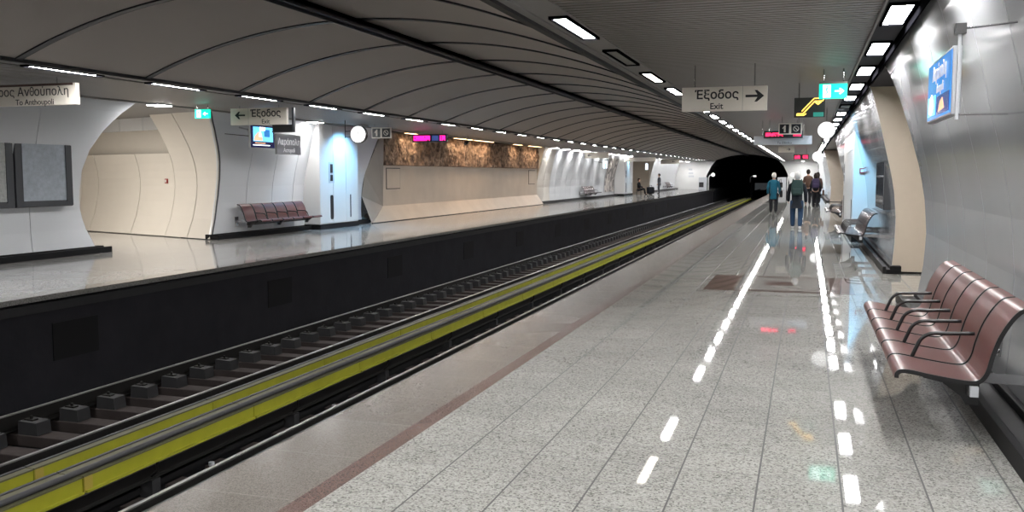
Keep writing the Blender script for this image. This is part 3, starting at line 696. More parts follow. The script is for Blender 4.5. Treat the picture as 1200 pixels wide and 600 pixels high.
# ------------------------------------------------------------------ benches
SEAT = catmull([(.528,.405),(.532,.436),(.56,.457),(.62,.456),(.72,.438),(.86,.418),(.94,.412),(.985,.425),(1.015,.475),(1.035,.56),(1.068,.665),(1.11,.75),(1.15,.808),(1.19,.842),(1.25,.852)], 4)
def bench(loc, rz, label, smat, group=None, n=6):
    """local x measured from the platform line of the near side; y runs along the wall"""
    t_ = thing('platform_bench', label, 'bench', loc, rz, group); P = .52
    so = sb = None
    for k in range(n):
        y = k*P + .015
        if so is None:
            b = MB(); b.sheet(SEAT, 0, P-.058, .014, smat); so = b.build('seat', t_); so.location = (0,y,0)
            for p in so.data.polygons: p.use_smooth = False
            for q in (0, P-.058):
                b = MB(); pr = [(x, q, z) for x, z in SEAT]
                b.sheet([(x,z) for x,z in SEAT], q-.011, q+.011, .024, 'blk'); b.build('edge_trim', so)
        else: dup(so, (0,y,0), parent=t_)
    ao = None
    for k in range(1, n):
        if ao is None:
            b = MB(); b.tube(catmull([(.668,0,.43),(.695,0,.50),(.725,0,.563),(.78,0,.598),(.86,0,.603),(1.03,0,.610)],5), .0125, 'blk', 8); ao = b.build('armrest', t_, smooth=True); ao.location = (0,k*P-.007,0)
        else: dup(ao, (0,k*P-.007,0), parent=t_)
    L = n*P
    b = MB(); b.box((.93,.03,.315),(.985,L-.05,.385),'blk'); bm_ = b.build('beam', t_, bevel=.004)
    b = MB(); b.box((.935,-.005,.32),(.98,.03,.38),'signgrey'); b.build('end_cap', bm_)
    for yy in (.10, L*.5, L-.16):
        b = MB(); b.prism([(.66,.425),(.70,.395),(.80,.375),(.90,.30),(.93,.25),(1.0,.25),(1.0,.40),(.93,.405),(.80,.415)], 'y', yy, yy+.05, 'blk'); b.build('seat_bracket', t_)
    for yy in (.18, L*.5+.1, L-.2):
        b = MB(); b.box((.985,yy,.37),(1.40,yy+.012,.43),'chrome'); b.box((.98,yy-.02,.33),(1.0,yy+.03,.42),'chrome'); a_ = b.build('wall_arm', t_)
        b = MB(); b.box((1.375,yy-.07,.28),(1.395,yy+.08,.52),'chrome')
        for zz in (.31,.49): b.tube([(1.36,yy,zz),(1.38,yy,zz)], .014, 'chrome', 8)
        b.build('wall_plate', a_)
    return t_
bench((0,5.8,0), 0, 'maroon six seat bench with black armrests, largest and closest on the right', 'maroon')
bench((0.1,19.4,0), 0, 'dark bench by the blue lit cabinet on the near platform', 'darkseat')
bench((0.1,31.0,0), 0, 'dark bench beyond the blue lit cabinet, near platform', 'darkseat')
bench((-12.65,23.5,0), PI, 'maroon six seat bench across the tracks under the hanging screen', 'maroon')
bench((-12.65,61.5,0), PI, 'dark distant bench across the tracks beyond the frieze', 'darkseat')
bench((-12.65,98.5,0), PI, 'most distant bench across the tracks, beside the white end wall', 'darkseat')

# ------------------------------------------------------------------ signs
def hang(t_, x, z, y=0., top=None):
    b = MB(); b.tube([(x,y,z),(x,y,top)], .009, 'chrome', 6); b.build('hanger_rod', t_)
def sign(name, label, cat, x0, x1, z0, z1, y, mat='signcream', depth=.08, border='frame', rods=True):
    cx, cz = (x0+x1)/2, (z0+z1)/2; t_ = thing(name, label, cat, (cx, y, cz)); w_, h = (x1-x0)/2, (z1-z0)/2
    b = MB(); b.box((-w_,0,-h),(w_,depth,h),mat); b.build('sign_body', t_, bevel=.004)
    if rods:
        for s in (-1,1): hang(t_, s*w_*.7, h, depth/2, ZC-cz+.0)
    return t_, w_, h
def arrow(t_, cx, cz, s, dirn, mat='ink', y=-.004):
    b = MB(); th = s*.13
    pts = [(-s,-th),(s*.25,-th),(-s*.05,-s*.62),(s*.22,-s*.62),(s*.95,0),(s*.22,s*.62),(-s*.05,s*.62),(s*.25,th),(-s,th)]
    pts = [(cx+dirn*a, cz+c) for a, c in pts]
    b.prism(pts, 'y', y, .002, mat); return b.build('arrow', t_)
t_, w_, h = sign('exit_sign', 'cream hanging exit sign with a black arrow pointing right', 'sign', -1.67, -.53, 2.47, 2.80, 13.0)
text('Έξοδος', .165, 'ink', t_, face_mtx(-.10,-.001,.055), bold=.0035); text('Exit', .115, 'ink', t_, face_mtx(-.10,-.001,-.10), bold=.002); arrow(t_, .41, .03, .125, 1)
b = MB(); b.box((.245,-.002,-h),(.249,.001,h),'tray'); b.build('panel_joint', t_)
t_, w_, h = sign('destination_sign', 'cream destination sign with dark top edge over the far platform', 'sign', -13.2, -10.62, 2.67, 3.0, 11.5)
text_runs((('Προς Αν',1),('Θ',.66),('ούпολη',1)), .188, 'ink', t_, face_mtx(w_-.14,-.001,.04)); text('To Anthoupoli', .125, 'ink', t_, face_mtx(w_-.42,-.001,-.115), align='RIGHT', bold=.0008)
b = MB(); b.box((-w_,-.006,h-.035),(w_-.05,0,h),'brown'); b.build('top_band', t_)
t_, w_, h = sign('exit_sign', 'cream hanging exit sign with a black arrow pointing left, across the tracks', 'sign', -12.02, -10.63, 2.68, 3.04, 17.5)
text('Έξοδος', .21, 'ink', t_, face_mtx(.18,-.001,.06), bold=.004); text('Exit', .13, 'ink', t_, face_mtx(.18,-.001,-.115), bold=.001); arrow(t_, -.46, .03, .13, -1)
b = MB(); b.box((-.25,-.002,-h),(-.246,.001,h),'tray'); b.build('panel_joint', t_)
b = MB(); b.box((.28,.10,-.32),(w_+.12,.14,-.18),'blk'); b.box((w_+.08,.08,-.34),(w_+.13,.14,h),'frame'); b.box((.28,.08,-.345),(w_+.13,.15,-.32),'frame'); b.build('lower_display', t_)
# green emergency exit signs
def green_sign(x0, x1, z0, z1, y, label, arrow_dir=1):
    t_, w_, h = sign('emergency_exit_sign', label, 'exit sign', x0, x1, z0, z1, y, 'green', .05)
    b = MB(); b.box((-w_,.0,h),(w_,.05,h+.03),'tray'); b.build('top_housing', t_)
    b = MB()   # running man
    s = h*1.5; ox = -w_*.42
    b.box((ox-s*.36,-.004,-s*.55),(ox+s*.30,.0,s*.58),'glow'); 
    m_ = [(ox+a*s,-.008,c*s) for a,c in ((-.02,.34),(-.06,.12),(-.0,-.08))]
    b.tube(m_, s*.06, 'green', 6); b.tube([(ox,-.008,-.08*s),(ox+.16*s,-.008,-.2*s),(ox+.1*s,-.008,-.42*s)], s*.045, 'green', 6); b.tube([(ox,-.008,-.08*s),(ox-.12*s,-.008,-.28*s),(ox-.26*s,-.008,-.34*s)], s*.045, 'green', 6)
    b.tube([(ox-.04*s,-.008,.26*s),(ox+.18*s,-.008,.12*s)], s*.035, 'green', 6); b.tube([(ox-.04*s,-.008,.26*s),(ox-.22*s,-.008,.1*s)], s*.035, 'green', 6); b.tube([(ox,-.010,.38*s),(ox+.001,-.010,.5*s)], s*.07, 'green', 8)
    b.build('running_figure', t_)
    a_ = arrow(t_, w_*.45, 0, h*.62, arrow_dir, 'glow')
    return t_
green_sign(.14, .52, 2.68, 2.89, 14.0, 'lit green emergency exit sign above the black escalator sign')
green_sign(-12.57, -12.2, 2.81, 3.0, 17.0, 'lit green emergency exit sign across the tracks beside the curved opening', -1)
# escalator display
t_, w_, h = sign('escalator_sign', 'black hanging sign with an amber escalator symbol', 'sign', -.22, .26, 2.54, 2.86, 16.0, 'blk', .06)
b = MB()
def tb(pts, r_=.0075): b.tube([(x,-.012,z) for x,z in pts], r_, 'amber', 6)
tb([(-.20,-.125),(-.19,-.10),(-.10,-.10),(.08,.10),(.20,.10),(.215,.125),(.20,.145),(.07,.145),(-.12,-.06)]); tb([(-.20,-.125),(-.09,-.125),(-.05,-.1)]); tb([(.09,.09),(.13,.055),(.17,.09)], .016)
b.build('escalator_symbol', t_)
b = MB(); b.box((.06,-.004,-.15),(.22,0,-.08),'teal'); b.build('teal_mark', t_)
# pictogram plates: no entry with food / no smoking style plates
def pict(x0, x1, z0, z1, y, label):
    t_, w_, h = sign('pictogram_sign', label, 'sign', x0, x1, z0, z1, y, 'signcream', .05)
    q = min(w_*.44, h*.8)
    for i, cx in enumerate((-w_*.5, w_*.5)):
        b = MB(); b.box((cx-q,-.006,-q),(cx+q,0,q),'blk'); pb = b.build('pictogram_plate', t_)
        b = MB()
        if i == 0:
            b.prism([(cx-.1*q,-.75*q),(cx+.3*q,-.75*q),(cx+.3*q,.75*q),(cx+.05*q,.75*q),(cx-.45*q,.1*q),(cx-.35*q,-.05*q),(cx-.1*q,.2*q)], 'y', -.010, -.006, 'signcream')
        else:
            N = 20; ri, ro = .5*q, .62*q
            for k in range(N):
                a, c = 2*PI*k/N, 2*PI*(k+1)/N
                b.prism([(cx+ri*math.cos(a),ri*math.sin(a)),(cx+ro*math.cos(a),ro*math.sin(a)),(cx+ro*math.cos(c),ro*math.sin(c)),(cx+ri*math.cos(c),ri*math.sin(c))], 'y', -.010, -.006, 'signcream')
            b.prism([(cx-.4*q,.3*q),(cx-.3*q,.4*q),(cx+.4*q,-.3*q),(cx+.3*q,-.4*q)], 'y', -.010, -.006, 'signcream')
        b.build('pictogram', pb)
pict(-.72, -.14, 2.64, 2.93, 25.0, 'cream hanging plate with two black pictograms, above the red display')
pict(-12.33, -11.70, 2.68, 3.0, 25.0, 'cream hanging plate with two black pictograms beside the far clock')
# station direction sign (grey) and LED displays
t_, w_, h = sign('direction_sign', 'pale grey hanging sign behind the red train display', 'sign', -1.42, .12, 2.43, 2.67, 26.6, 'signgrey', .08)
text('To Elliniko', .09, 'ink', t_, face_mtx(.05,-.001,-.07)); 
def led(x0, x1, z0, z1, y, label, col, blocks, rows=None):
    t_, w_, h = sign('train_display', label, 'display', x0, x1, z0, z1, y, 'frame', .12)
    b = MB(); b.box((-w_+.03,-.004,-h+.025),(w_-.03,0,h-.025),'blk'); dp = b.build('display_window', t_)
    for a, c, m_ in blocks:
        b = MB(); z = -h+.045
        xs = -w_+.05+(2*w_-.1)*a; xe = -w_+.05+(2*w_-.1)*c; nx = max(2, int((xe-xs)/.035))
        for r_ in range(5):
            for q in range(nx):
                if m_ != 'blueled' and random.random() < .12: continue
                cx = xs+(xe-xs)*(q+.5)/nx; cz = -h+.05+(2*h-.1)*(r_+.5)/5
                b.box((cx-.0155,-.009,cz-(2*h-.1)/11),(cx+.0155,-.004,cz+(2*h-.1)/11),m_)
        b.build('led_text', dp)
led(-1.15, -.12, 2.60, 2.80, 26.4, 'red lit train display hanging in front of the pale grey sign', 'redled', ((0,.5,'redled'),(.78,1,'redled')))
led(-.72, .11, 2.47, 2.76, 55.0, 'small distant red lit train display, near platform', 'redled', ((0,.42,'redled'),(.62,1,'redled')))
led(-12.78, -11.52, 2.70, 2.97, 29.0, 'magenta lit train display hanging before the frieze', 'magled', ((0,.52,'magled'),(.58,.78,'blueled'),(.82,1,'magled')))
t_, w_, h = sign('exit_sign', 'distant cream exit sign with arrow, near platform', 'sign', -1.25, -.55, 2.62, 2.9, 44.0); arrow(t_, .1, 0, .09, 1)
t_, w_, h = sign('exit_sign', 'distant cream exit sign with arrow pointing left beyond the frieze, far platform', 'sign', -13.1, -11.6, 2.62, 2.98, 56.0); arrow(t_, -.45, 0, .13, -1)
t_, w_, h = sign('exit_sign', 'most distant pale exit sign with arrow, far platform', 'sign', -12.6, -10.9, 2.6, 3.0, 84.0); arrow(t_, .3, 0, .13, -1)
t_, w_, h = sign('direction_sign', 'distant long cream sign across the dark opening, far platform', 'sign', -13.6, -10.9, 2.62, 2.92, 70.0)
# clocks
def clock(x, y, z, r_, label, arms=0):
    t_ = thing('platform_clock', label, 'clock', (x,y,z))
    b = MB(); b.tube([(0,.0,0),(0,.12,0)], r_*1.06, 'blk', 32); b.build('clock_case', t_)
    b = MB(); b.tube([(0,-.012,0),(0,-.001,0)], r_, 'clock', 32); f = b.build('clock_face', t_)
    b = MB()
    for k in range(12):
        a = k*PI/6; b.prism([(r_*.82*math.sin(a)-.004,r_*.82*math.cos(a)-.004),(r_*.82*math.sin(a)+.004,r_*.82*math.cos(a)-.004),(r_*.9*math.sin(a)+.004,r_*.9*math.cos(a)+.004),(r_*.9*math.sin(a)-.004,r_*.9*math.cos(a)+.004)], 'y', -.015, -.012, 'ink')
    b.build('hour_mark', f)
    for nm, a, l_ in (('hour_hand',-.3,.38),('minute_hand',.15,.6)):
        b = MB(); d = Vector((math.sin(a),math.cos(a))); s = Vector((d.y,-d.x))*.004; e = d*r_*l_
        b.prism([(s.x,s.y),(e.x+s.x,e.y+s.y),(e.x-s.x,e.y-s.y),(-s.x,-s.y)], 'y', -.018, -.015, 'tray'); b.build(nm, t_)
    if arms:
        b = MB()
        for zz in (-.07,.09): b.tube([(arms*r_,.06,zz),(arms*(r_+.2),.06,zz)], .01, 'blk', 6)
        b.tube([(arms*(r_+.2),.06,-.1),(arms*(r_+.2),.06,ZC-z)], .012, 'blk', 6); b.build('hanger_arm', t_)
    else: hang(t_, 0, r_, .06, ZC-z)
clock(.40, 22.0, 2.60, .185, 'round lit white clock on the near platform, closest of them')
clock(-11.75, 23.0, 2.71, .225, 'round lit white clock on the far platform beside its pictogram plate', arms=-1)
clock(.50, 48.0, 2.50, .24, 'distant round lit clock beside the small red display')
# security cameras
def cctv(x, y, z, label):
    t_ = thing('security_camera', label, 'camera', (x,y,z)); b = MB(); b.tube([(0,0,.0),(0,0,ZC-z)],.02,'signgrey',8); b.build('mount', t_)
    b = MB(); b.tube([(0,.1,-.02),(0,.03,-.03),(0,-.16,-.08),(0,-.2,-.09)],[.05,.07,.065,.05],'blk',12); b.build('camera_body', t_, smooth=True)
    b = MB(); b.tube([(0,-.2,-.09),(0,-.215,-.094)],.035,'glass',12); b.build('lens', t_)
cctv(-12.3, 33.0, 2.86, 'small dark security camera hanging before the frieze')
cctv(.55, 34.0, 2.8, 'small security camera above the near platform benches')
# ------------------------------------------------------------------ screens and station name panels
def wall_sign(side, y0, y1, z0, z1, x, label, kind):
    """panel parallel to the wall, facing the tracks"""
    cy, cz = (y0+y1)/2, (z0+z1)/2; W, H = (y1-y0)/2, (z1-z0)/2
    rz = -PI/2 if side > 0 else PI/2
    t_ = thing('station_screen' if kind == 'tv' else 'station_name_sign', label, 'screen' if kind == 'tv' else 'sign', (x, cy, cz), rz)
    b = MB(); b.box((-W,0,-H),(W,.05,H),'screenframe'); b.build('frame', t_, bevel=.004)
    return t_, W, H
def rect(t_, name, x0, x1, z0, z1, m_, y=-.004, tilt=0):
    b = MB(); b.box((x0,y,z0),(x1,0,z1),m_); return b.build(name, t_)
t_, W, H = wall_sign(1, 5.93, 7.02, 1.95, 2.345, .79, 'blue lit screen with station name hanging by the right wall', 'tv')
rect(t_,'screen_glass',-W+.015,W-.015,-H+.015,H-.015,'screen_blue'); 
b = MB(); b.box((-W+.05,-.007,-H+.04),(-.12,-.004,-.03),'screen_sky'); b.box((-.05,-.007,-H+.03),(W-.06,-.004,-.05),'screen_deep'); b.build('screen_picture', t_)
b = MB(); b.prism([(-.40,-.14),(-.30,-.15),(-.2,-.1),(-.28,-.02),(-.36,-.04)],'y',-.010,-.006,'screen_white'); b.prism([(.05,-.15),(.3,-.14),(.22,-.07),(.12,-.09)],'y',-.010,-.006,'screen_sand'); b.build('screen_logo', t_)
text('Ακρόпολη', .13, 'letter', t_, face_mtx(.05,-.009,.10)); text('Acropoli', .085, 'letter', t_, face_mtx(.1,-.009,.0))
b = MB(); b.tube([(W+.015,.03,-H-.03),(W+.015,.03,H+.08)],.010,'signgrey',8); b.build('mounting_pole', t_)
b = MB(); b.tube([(W+.015,.03,-H),(W-.02,.30,-H),(W-.30,.52,-H+.03)],.006,'chrome',8); b.build('tie_rod', t_)
b = MB(); b.tube([(W+.015,.03,H+.09),(W+.015,.36,H+.12)],.006,'chrome',8); b.build('mounting_arm', t_)
b = MB(); b.box((W-.015,.0,H+.06),(W+.045,.06,H+.12),'blk'); b.build('bracket_head', t_)
# far platform screen (tilted down) and name sign
t_, W, H = wall_sign(-1, 19.72, 20.82, 2.26, 2.84, -13.0, 'lit blue hanging screen across the tracks above the maroon bench', 'tv')
rect(t_,'screen_glass',-W+.02,W-.02,-H+.02,H-.02,'screen_navy')
b = MB(); b.box((-W+.12,-.007,-.12),(W-.10,-.004,H-.05),'screen_sky'); b.prism([(-W+.14,-.1),(-.02,-.1),(-.05,.02),(-.2,.12),(-W+.2,.02)],'y',-.010,-.006,'screen_sand'); b.prism([(-.05,.0),(-.2,.0),(-.12,.16)],'y',-.012,-.008,'screen_white')
b.box((.05,-.010,.0),(.3,-.006,.18),'screen_blue'); b.box((-.15,-.010,.15),(.1,-.006,.24),'screen_white'); b.box((-W+.2,-.009,-.17),(.1,-.005,-.15),'screen_sand'); b.box((-W+.1,-.009,-.22),(.3,-.005,-.2),'screen_white'); b.build('screen_picture', t_)
b = MB(); b.tube([(0,.05,.1),(0,.7,.25)],.02,'chrome',8); b.tube([(-W-.02,.03,.0),(-W-.25,.55,.05)],.01,'blk',6); b.build('mounting_arm', t_)
t_, W, H = wall_sign(-1, 20.9, 22.1, 2.13, 2.66, -13.0, 'grey station name sign with white letters beside the far hanging screen', 'name')
rect(t_,'sign_face',-W+.03,W-.03,-H+.03,H-.06,'signgrey'); 
MT['nameface'] = plain('grey_name_face', (.42,.43,.48), .3); t_.children[-1].data.materials[0] = MT['nameface']
text('Ακρόпολη', .23, 'letter', t_, face_mtx(0,-.006,.06), bold=.004); text('Acropoli', .16, 'letter', t_, face_mtx(0,-.006,-.15), bold=.003)  # letters get a little emission so the white looks brightly lit
b = MB(); b.tube([(0,.05,.1),(0,.7,.25)],.02,'chrome',8); b.build('mounting_arm', t_)
for (y, lab) in ((60.5,'distant glaring white screen on the far platform wall'),(77.5,'second distant glaring screen, far platform')):
    t_, W, H = wall_sign(-1, y, y+1.3, 2.0, 2.6, -12.9, lab, 'tv'); rect(t_,'screen_glass',-W+.05,W-.05,-H+.05,H-.05,'screen_white'); b = MB(); b.box((-.1,-.008,-H+.05),(.2,-.004,H-.2),'screen_blue'); b.build('screen_picture', t_); b = MB(); b.tube([(0,.05,.1),(0,.75,.2)],.02,'chrome',8) if y < 70 else b.tube([(0,.05,H-.05),(0,.05,.80)],.02,'chrome',8); b.build('mounting_arm', t_)
# framed posters on the right wall beyond the opening
t_ = thing('poster_case', 'dark glossy framed poster on the wall beyond the right opening', 'poster', (1.30, 17.0, 1.0)); 
b = MB(); b.box((-.03,0,0),(.10,1.9,1.35),'frame'); b.build('frame', t_, bevel=.01); b = MB(); b.box((-.036,.08,.08),(-.03,1.82,1.27),'glass'); b.build('glass_pane', t_)
# map cases on the far near-wall
def case(y0, y1, label, pm):
    xs = -13.86
    t_ = thing('map_case', label, 'map case', (xs, (y0+y1)/2, .99), PI/2); W = (y1-y0)/2; H = 1.27
    b = MB(); b.prism([(0,0),(-.03,.02),(-.03,H),(0,H),(.30,H),(.30,0)], 'x', -W, W, 'frame'); b.build('frame', t_, bevel=.008)
    b = MB(); b.box((-W+.16,-.036,.12),(W-.05,-.03,H-.08),pm); b.build('map_sheet', t_)
    b = MB(); b.box((W-.18,-.05,.1),(W-.06,-.03,H-.08),'frame'); b.build('side_rail', t_)
case(12.0, 13.38, 'dark framed map case at the left edge of the photo', 'paper'); case(13.42, 14.80, 'dark framed map case with bluish map beside the curved opening', 'paper2'); 
t_ = thing('mural_panel', 'dark mottled mural panel beside the distant blue lit cabinet, far platform', 'mural', (0,66.2,0))
b = MB(); zz = [.35+.25*i for i in range(11)]; pr = [(WX(-1,z)+.035, z) for z in zz]
b.prism(pr + [(x-.03, z) for x, z in pr[::-1]], 'y', 0, 3.6, 'mural'); b.build('panel', t_)
b = MB(); b.prism([(x+.003, z) for x, z in pr] + [(x-.03, z) for x, z in pr[::-1]], 'y', -.06, 0, 'signgrey'); b.build('edge_strip', t_)
# alarm call point
def callpoint(x, y, z, rz, label):
    t_ = thing('fire_alarm_button', label, 'alarm button', (x,y,z), rz); b = MB(); b.box((-.06,-.04,-.06),(.06,0,.06),'red'); b.build('case', t_, bevel=.008); b = MB(); b.box((-.035,-.046,-.035),(.035,-.04,.035),'white'); b.build('button_plate', t_)
pp = A0 + Dv*.594 + Nn*(DZ(1.44)-.0); callpoint(pp.x, pp.y, 1.44, math.atan2(Dn.y, Dn.x)+PI, 'small red fire alarm button on the cream passage wall')
callpoint(1.26, 23.49, 1.70, 0, 'small red fire alarm button on the blue lit cabinet')
# things at the platform ends
def endbox(x, y, label, lamp=True):
    t_ = thing('signal_post', label, 'signal', (x,y,0)); b = MB(); b.box((-.55,-.2,0),(.35,.2,1.35),'signgrey'); b.build('equipment_box', t_, bevel=.02)
    b = MB(); b.box((-.5,-.21,.25),(0,-.2,.8),'blk'); b.build('vent_panel', t_)
    b = MB(); b.tube([(.5,0,0),(.5,0,1.3),(.65,0,1.55),(.9,0,1.6)],.06,'white',8); p_ = b.build('lamp_post', t_)
    b = MB(); b.tube([(1.0,-.15,1.62),(1.0,-.05,1.62)],.2,'clock',16); b.build('lamp_glass', p_)
endbox(-10.75, 103.5, 'pale equipment box and lamp post at the tunnel end of the far platform')
endbox(-2.4, 103.5, 'pale equipment box at the tunnel end of the near platform')
b = MB()
for k, zz in enumerate((2.1,1.7,1.35)): 
    b.box((-12.6,YE-.02,zz),(-12.2+.1*k,YE-.005,zz+.2),'signgrey')
tag(b.build('wall_lettering'), 'faint grey symbols on the bright end wall of the far platform', 'lettering')
# dark distant opening on the far platform with brown jamb
b = MB(); b.box((-14.1,86.9,0),(-18,87.0,3.1),'tan'); b.box((-18,76,0),(-18.1,87,3.1),'greystone'); b.box((-14.1,76.0,0),(-18,76.1,3.1),'greystone'); struct(b, 'wall_passage_distant', 'grey brown walls of the distant far passage')
b = MB(); b.box((5.4,37,0),(5.5,58,3.1),'stone'); b.box((1.55,37,0),(5.4,37.1,3.1),'greystone'); struct(b, 'wall_recess', 'stone walls of the near platform recess')

# ------------------------------------------------------------------ people
def skinmesh(name, nodes, edges, mat, parent, sub=2):
    """nodes: list of (x,y,z,r) ; first is root"""
    me = bpy.data.meshes.new(name); me.from_pydata([n[:3] for n in nodes], edges, [])
    o = bpy.data.objects.new(name, me); C.objects.link(o); o.parent = parent
    sk = o.modifiers.new('skin', 'SKIN'); sk.use_smooth_shade = True
    if not me.skin_vertices: me.attributes  # layer is made with the modifier in some builds
    lay = me.skin_vertices[0].data if me.skin_vertices else None
    if lay is None: raise RuntimeError('no skin layer')
    for i, n in enumerate(nodes):
        r_ = n[3]; lay[i].radius = (r_, r_) if not isinstance(r_, tuple) else r_
        lay[i].use_root = (i == 0)
    ss = o.modifiers.new('sub', 'SUBSURF'); ss.levels = sub; ss.render_levels = sub
    me.materials.append(MT[mat])
    return o
def bake(o):
    dg = bpy.context.evaluated_depsgraph_get(); me = bpy.data.meshes.new_from_object(o.evaluated_get(dg))
    old = o.data; o.modifiers.clear(); o.data = me; bpy.data.meshes.remove(old); return o
def ensure_skin(me):
    pass
def person(label, loc, rz, H=1.7, coat='black_cloth', legs='jeans', shoe='blk', hair='grey_hair', hairlong=False, stride=.16, coatlen=.0, armbend=.1, w_=1.0, sit=False, lean=0.):
    """faces +Y locally, feet on z=0"""
    t_ = thing('person', label, 'person', loc, rz); s = H/1.75
    hz = .92; sh = 1.42
    if sit: hz = .50
    dz = hz - .92; ly = lean
    def P(x,y,z): return (x*s, y*s, z*s)
    hipx, shx = .09*w_, .165*w_
    if not sit:
        kneeL, footL = (-hipx-.01, stride*.55+.03, .50), (-hipx, stride, .085)
        kneeR, footR = (hipx+.01, -stride*.15+.05, .49), (hipx, -stride*1.05, .10)
    else:
        kneeL, footL = (-.14, .46, .50), (-.15, .50, .085); kneeR, footR = (.12, .47, .50), (.14, .58, .085)
    sz = sh + dz; 
    elL, haL = (-shx-.055, -.06+ly, sz-.29), (-shx-.06, .05+armbend, sz-.53); elR, haR = (shx+.055, -.05+ly, sz-.29), (shx+.065, .03+armbend*.3, sz-.55)
    if sit: haL = (-.12,.34,.62); haR = (.12,.34,.62); elL = (-.27,.08,.70); elR = (.27,.08,.70)
    nd = [(0,0,hz,.11),(0,.0,hz+.20,.10),(0,ly*.6,hz+.38,.115),(0,ly,sz+.0,.07),(0,ly+.01,sz+.09,.05),(0,ly+.025,sz+.17,.075),(0,ly+.03,sz+.25,.088),(0,ly+.015,sz+.32,.06)]
    nd = [(*P(*n[:3]), n[3]*s) for n in nd]; ed = [(0,1),(1,2),(2,3),(3,4),(4,5),(5,6),(6,7)]
    def limb(chain, start):
        prev = start
        for x,y,z,r_ in chain: nd.append((*P(x,y,z), r_*s)); ed.append((prev, len(nd)-1)); prev = len(nd)-1
        return prev
    handL = handR = None
    for sg, el, ha in ((-1, elL, haL), (1, elR, haR)):
        last = limb([(sg*shx, ly, sz-.04, .055), (*el, .042), (*ha, .027)], 3)
        hx, hy, hz_ = ha
        d = Vector((ha[0]-el[0], ha[1]-el[1], ha[2]-el[2])).normalized()
        pl = Vector(ha) + d*.05; pal = limb([(*pl, .033)], last)
        side = Vector((0,1,0)) if not sit else Vector((1,0,0))
        for q, ln in ((-.027,.055),(-.009,.068),(.009,.063),(.027,.048)):
            a = pl + side*q + d*.035; c = a + d*ln*.6 + Vector((-sg*.006,0,0)); e = c + d*ln*.5 + Vector((-sg*.016,0,0))
            limb([(*a,.009),(*c,.0085),(*e,.007)], pal)
        a = pl + side*.034 - d*.01; c = a + side*.02 + d*.035; limb([(*a,.010),(*c,.0085)], pal)
    limb([(-hipx,0,hz-.06,.088),(*kneeL,.055),(*footL,.038),(footL[0],footL[1]+.12,.04,.032)], 0)
    limb([(hipx,0,hz-.06,.088),(*kneeR,.055),(*footR,.038),(footR[0],footR[1]+.12,.04,.032)], 0)
    o = skinmesh('body', nd, ed, 'skin', t_); bake(o)
    # face
    b = MB(); fy = ly+.03+.083
    b.tube([P(0,fy,sz+.24),P(0,fy+.03,sz+.205)],[.010*s,.016*s],'skin',8)
    for sg in (-1,1):
        b.tube([P(sg*.033,fy-.012,sz+.245),P(sg*.033,fy+.0,sz+.245)],.011*s,'ink',8); b.tube([P(sg*.087,ly+.02,sz+.255),P(sg*.09,ly+.01,sz+.22),P(sg*.083,ly+.015,sz+.19)],.014*s,'skin',6)
    b.tube([P(-.025,fy-.012,sz+.17),P(.025,fy-.012,sz+.17)],.006*s,'red',6); b.build('face', t_, smooth=True)
    # coat
    cn = [(0,0,hz-.10,.175),(0,0,hz+.18,.165*(.6+.4*w_)),(0,ly*.6,hz+.36,.175*(.5+.5*w_)),(0,ly,sz-.02,.115),(0,ly+.005,sz+.075,.068)]; ce = [(0,1),(1,2),(2,3),(3,4)]
    def cl(chain, st):
        prev = st
        for n in chain: cn.append(n); ce.append((prev, len(cn)-1)); prev = len(cn)-1
    dn = lambda e, h: tuple(h[i] + (h[i]-e[i])*.16 for i in range(3))
    cl([(-shx,ly,sz-.055,.074),(*elL,.066),(*dn(elL,haL),.058)], 3); cl([(shx,ly,sz-.055,.074),(*elR,.066),(*dn(elR,haR),.058)], 3)
    if coatlen: cl([(0,0,hz-.10-coatlen,.175)], 0)
    o = skinmesh('jacket', [(*P(*n[:3]), n[3]*s) for n in cn], ce, coat, t_); bake(o); o.scale = (1.0, .95, 1)
    # trousers
    tn = [(0,0,hz,.14),(-hipx,0,hz-.10,.115),(*kneeL,.088),(footL[0],footL[1],footL[2]-.035,.074),(hipx,0,hz-.10,.115),(*kneeR,.088),(footR[0],footR[1],footR[2]-.035,.074)]
    o = skinmesh('trousers', [(*P(*n[:3]), n[3]*s) for n in tn], [(0,1),(1,2),(2,3),(0,4),(4,5),(5,6)], legs, t_); bake(o)
    for f in (footL, footR):
        o = skinmesh('shoe', [(*P(f[0],f[1]-.03,.055), .05*s),(*P(f[0],f[1]+.07,.045), .045*s),(*P(f[0],f[1]+.16,.036), .036*s)], [(0,1),(1,2)], shoe, t_); bake(o)
    # hair: a cap over the skull, longer at the back when the hair is long
    bm = bmesh.new(); bmesh.ops.create_uvsphere(bm, u_segments=20, v_segments=14, radius=1.)
    for v in bm.verts:
        x, y, z = v.co
        wob = 1 + .04*noise.noise(Vector((x*3, y*3, z*3+len(label))))
        front = y > .15 and z < .35
        k = .86 if front else 1.08*wob
        low = z < -.3
        v.co = Vector((x*.092*k, (y*.108)*k - .008, z*.125*k))
        if front: v.co.y = min(v.co.y, .05)
        if hairlong and z < .1 and y < .35: v.co.z -= (.1-z)*.16; v.co.y = min(v.co.y, .02) - .015; v.co.x *= 1.12
        v.co = (v.co + Vector((0, ly+.012, sz+.245)))*s
    me = bpy.data.meshes.new('hair'); bm.to_mesh(me); bm.free(); me.materials.append(MT[hair]); me.polygons.foreach_set('use_smooth', [True]*len(me.polygons))
    o = bpy.data.objects.new('hair', me); C.objects.link(o); o.parent = t_
    return t_, s, hz*s, sz*s
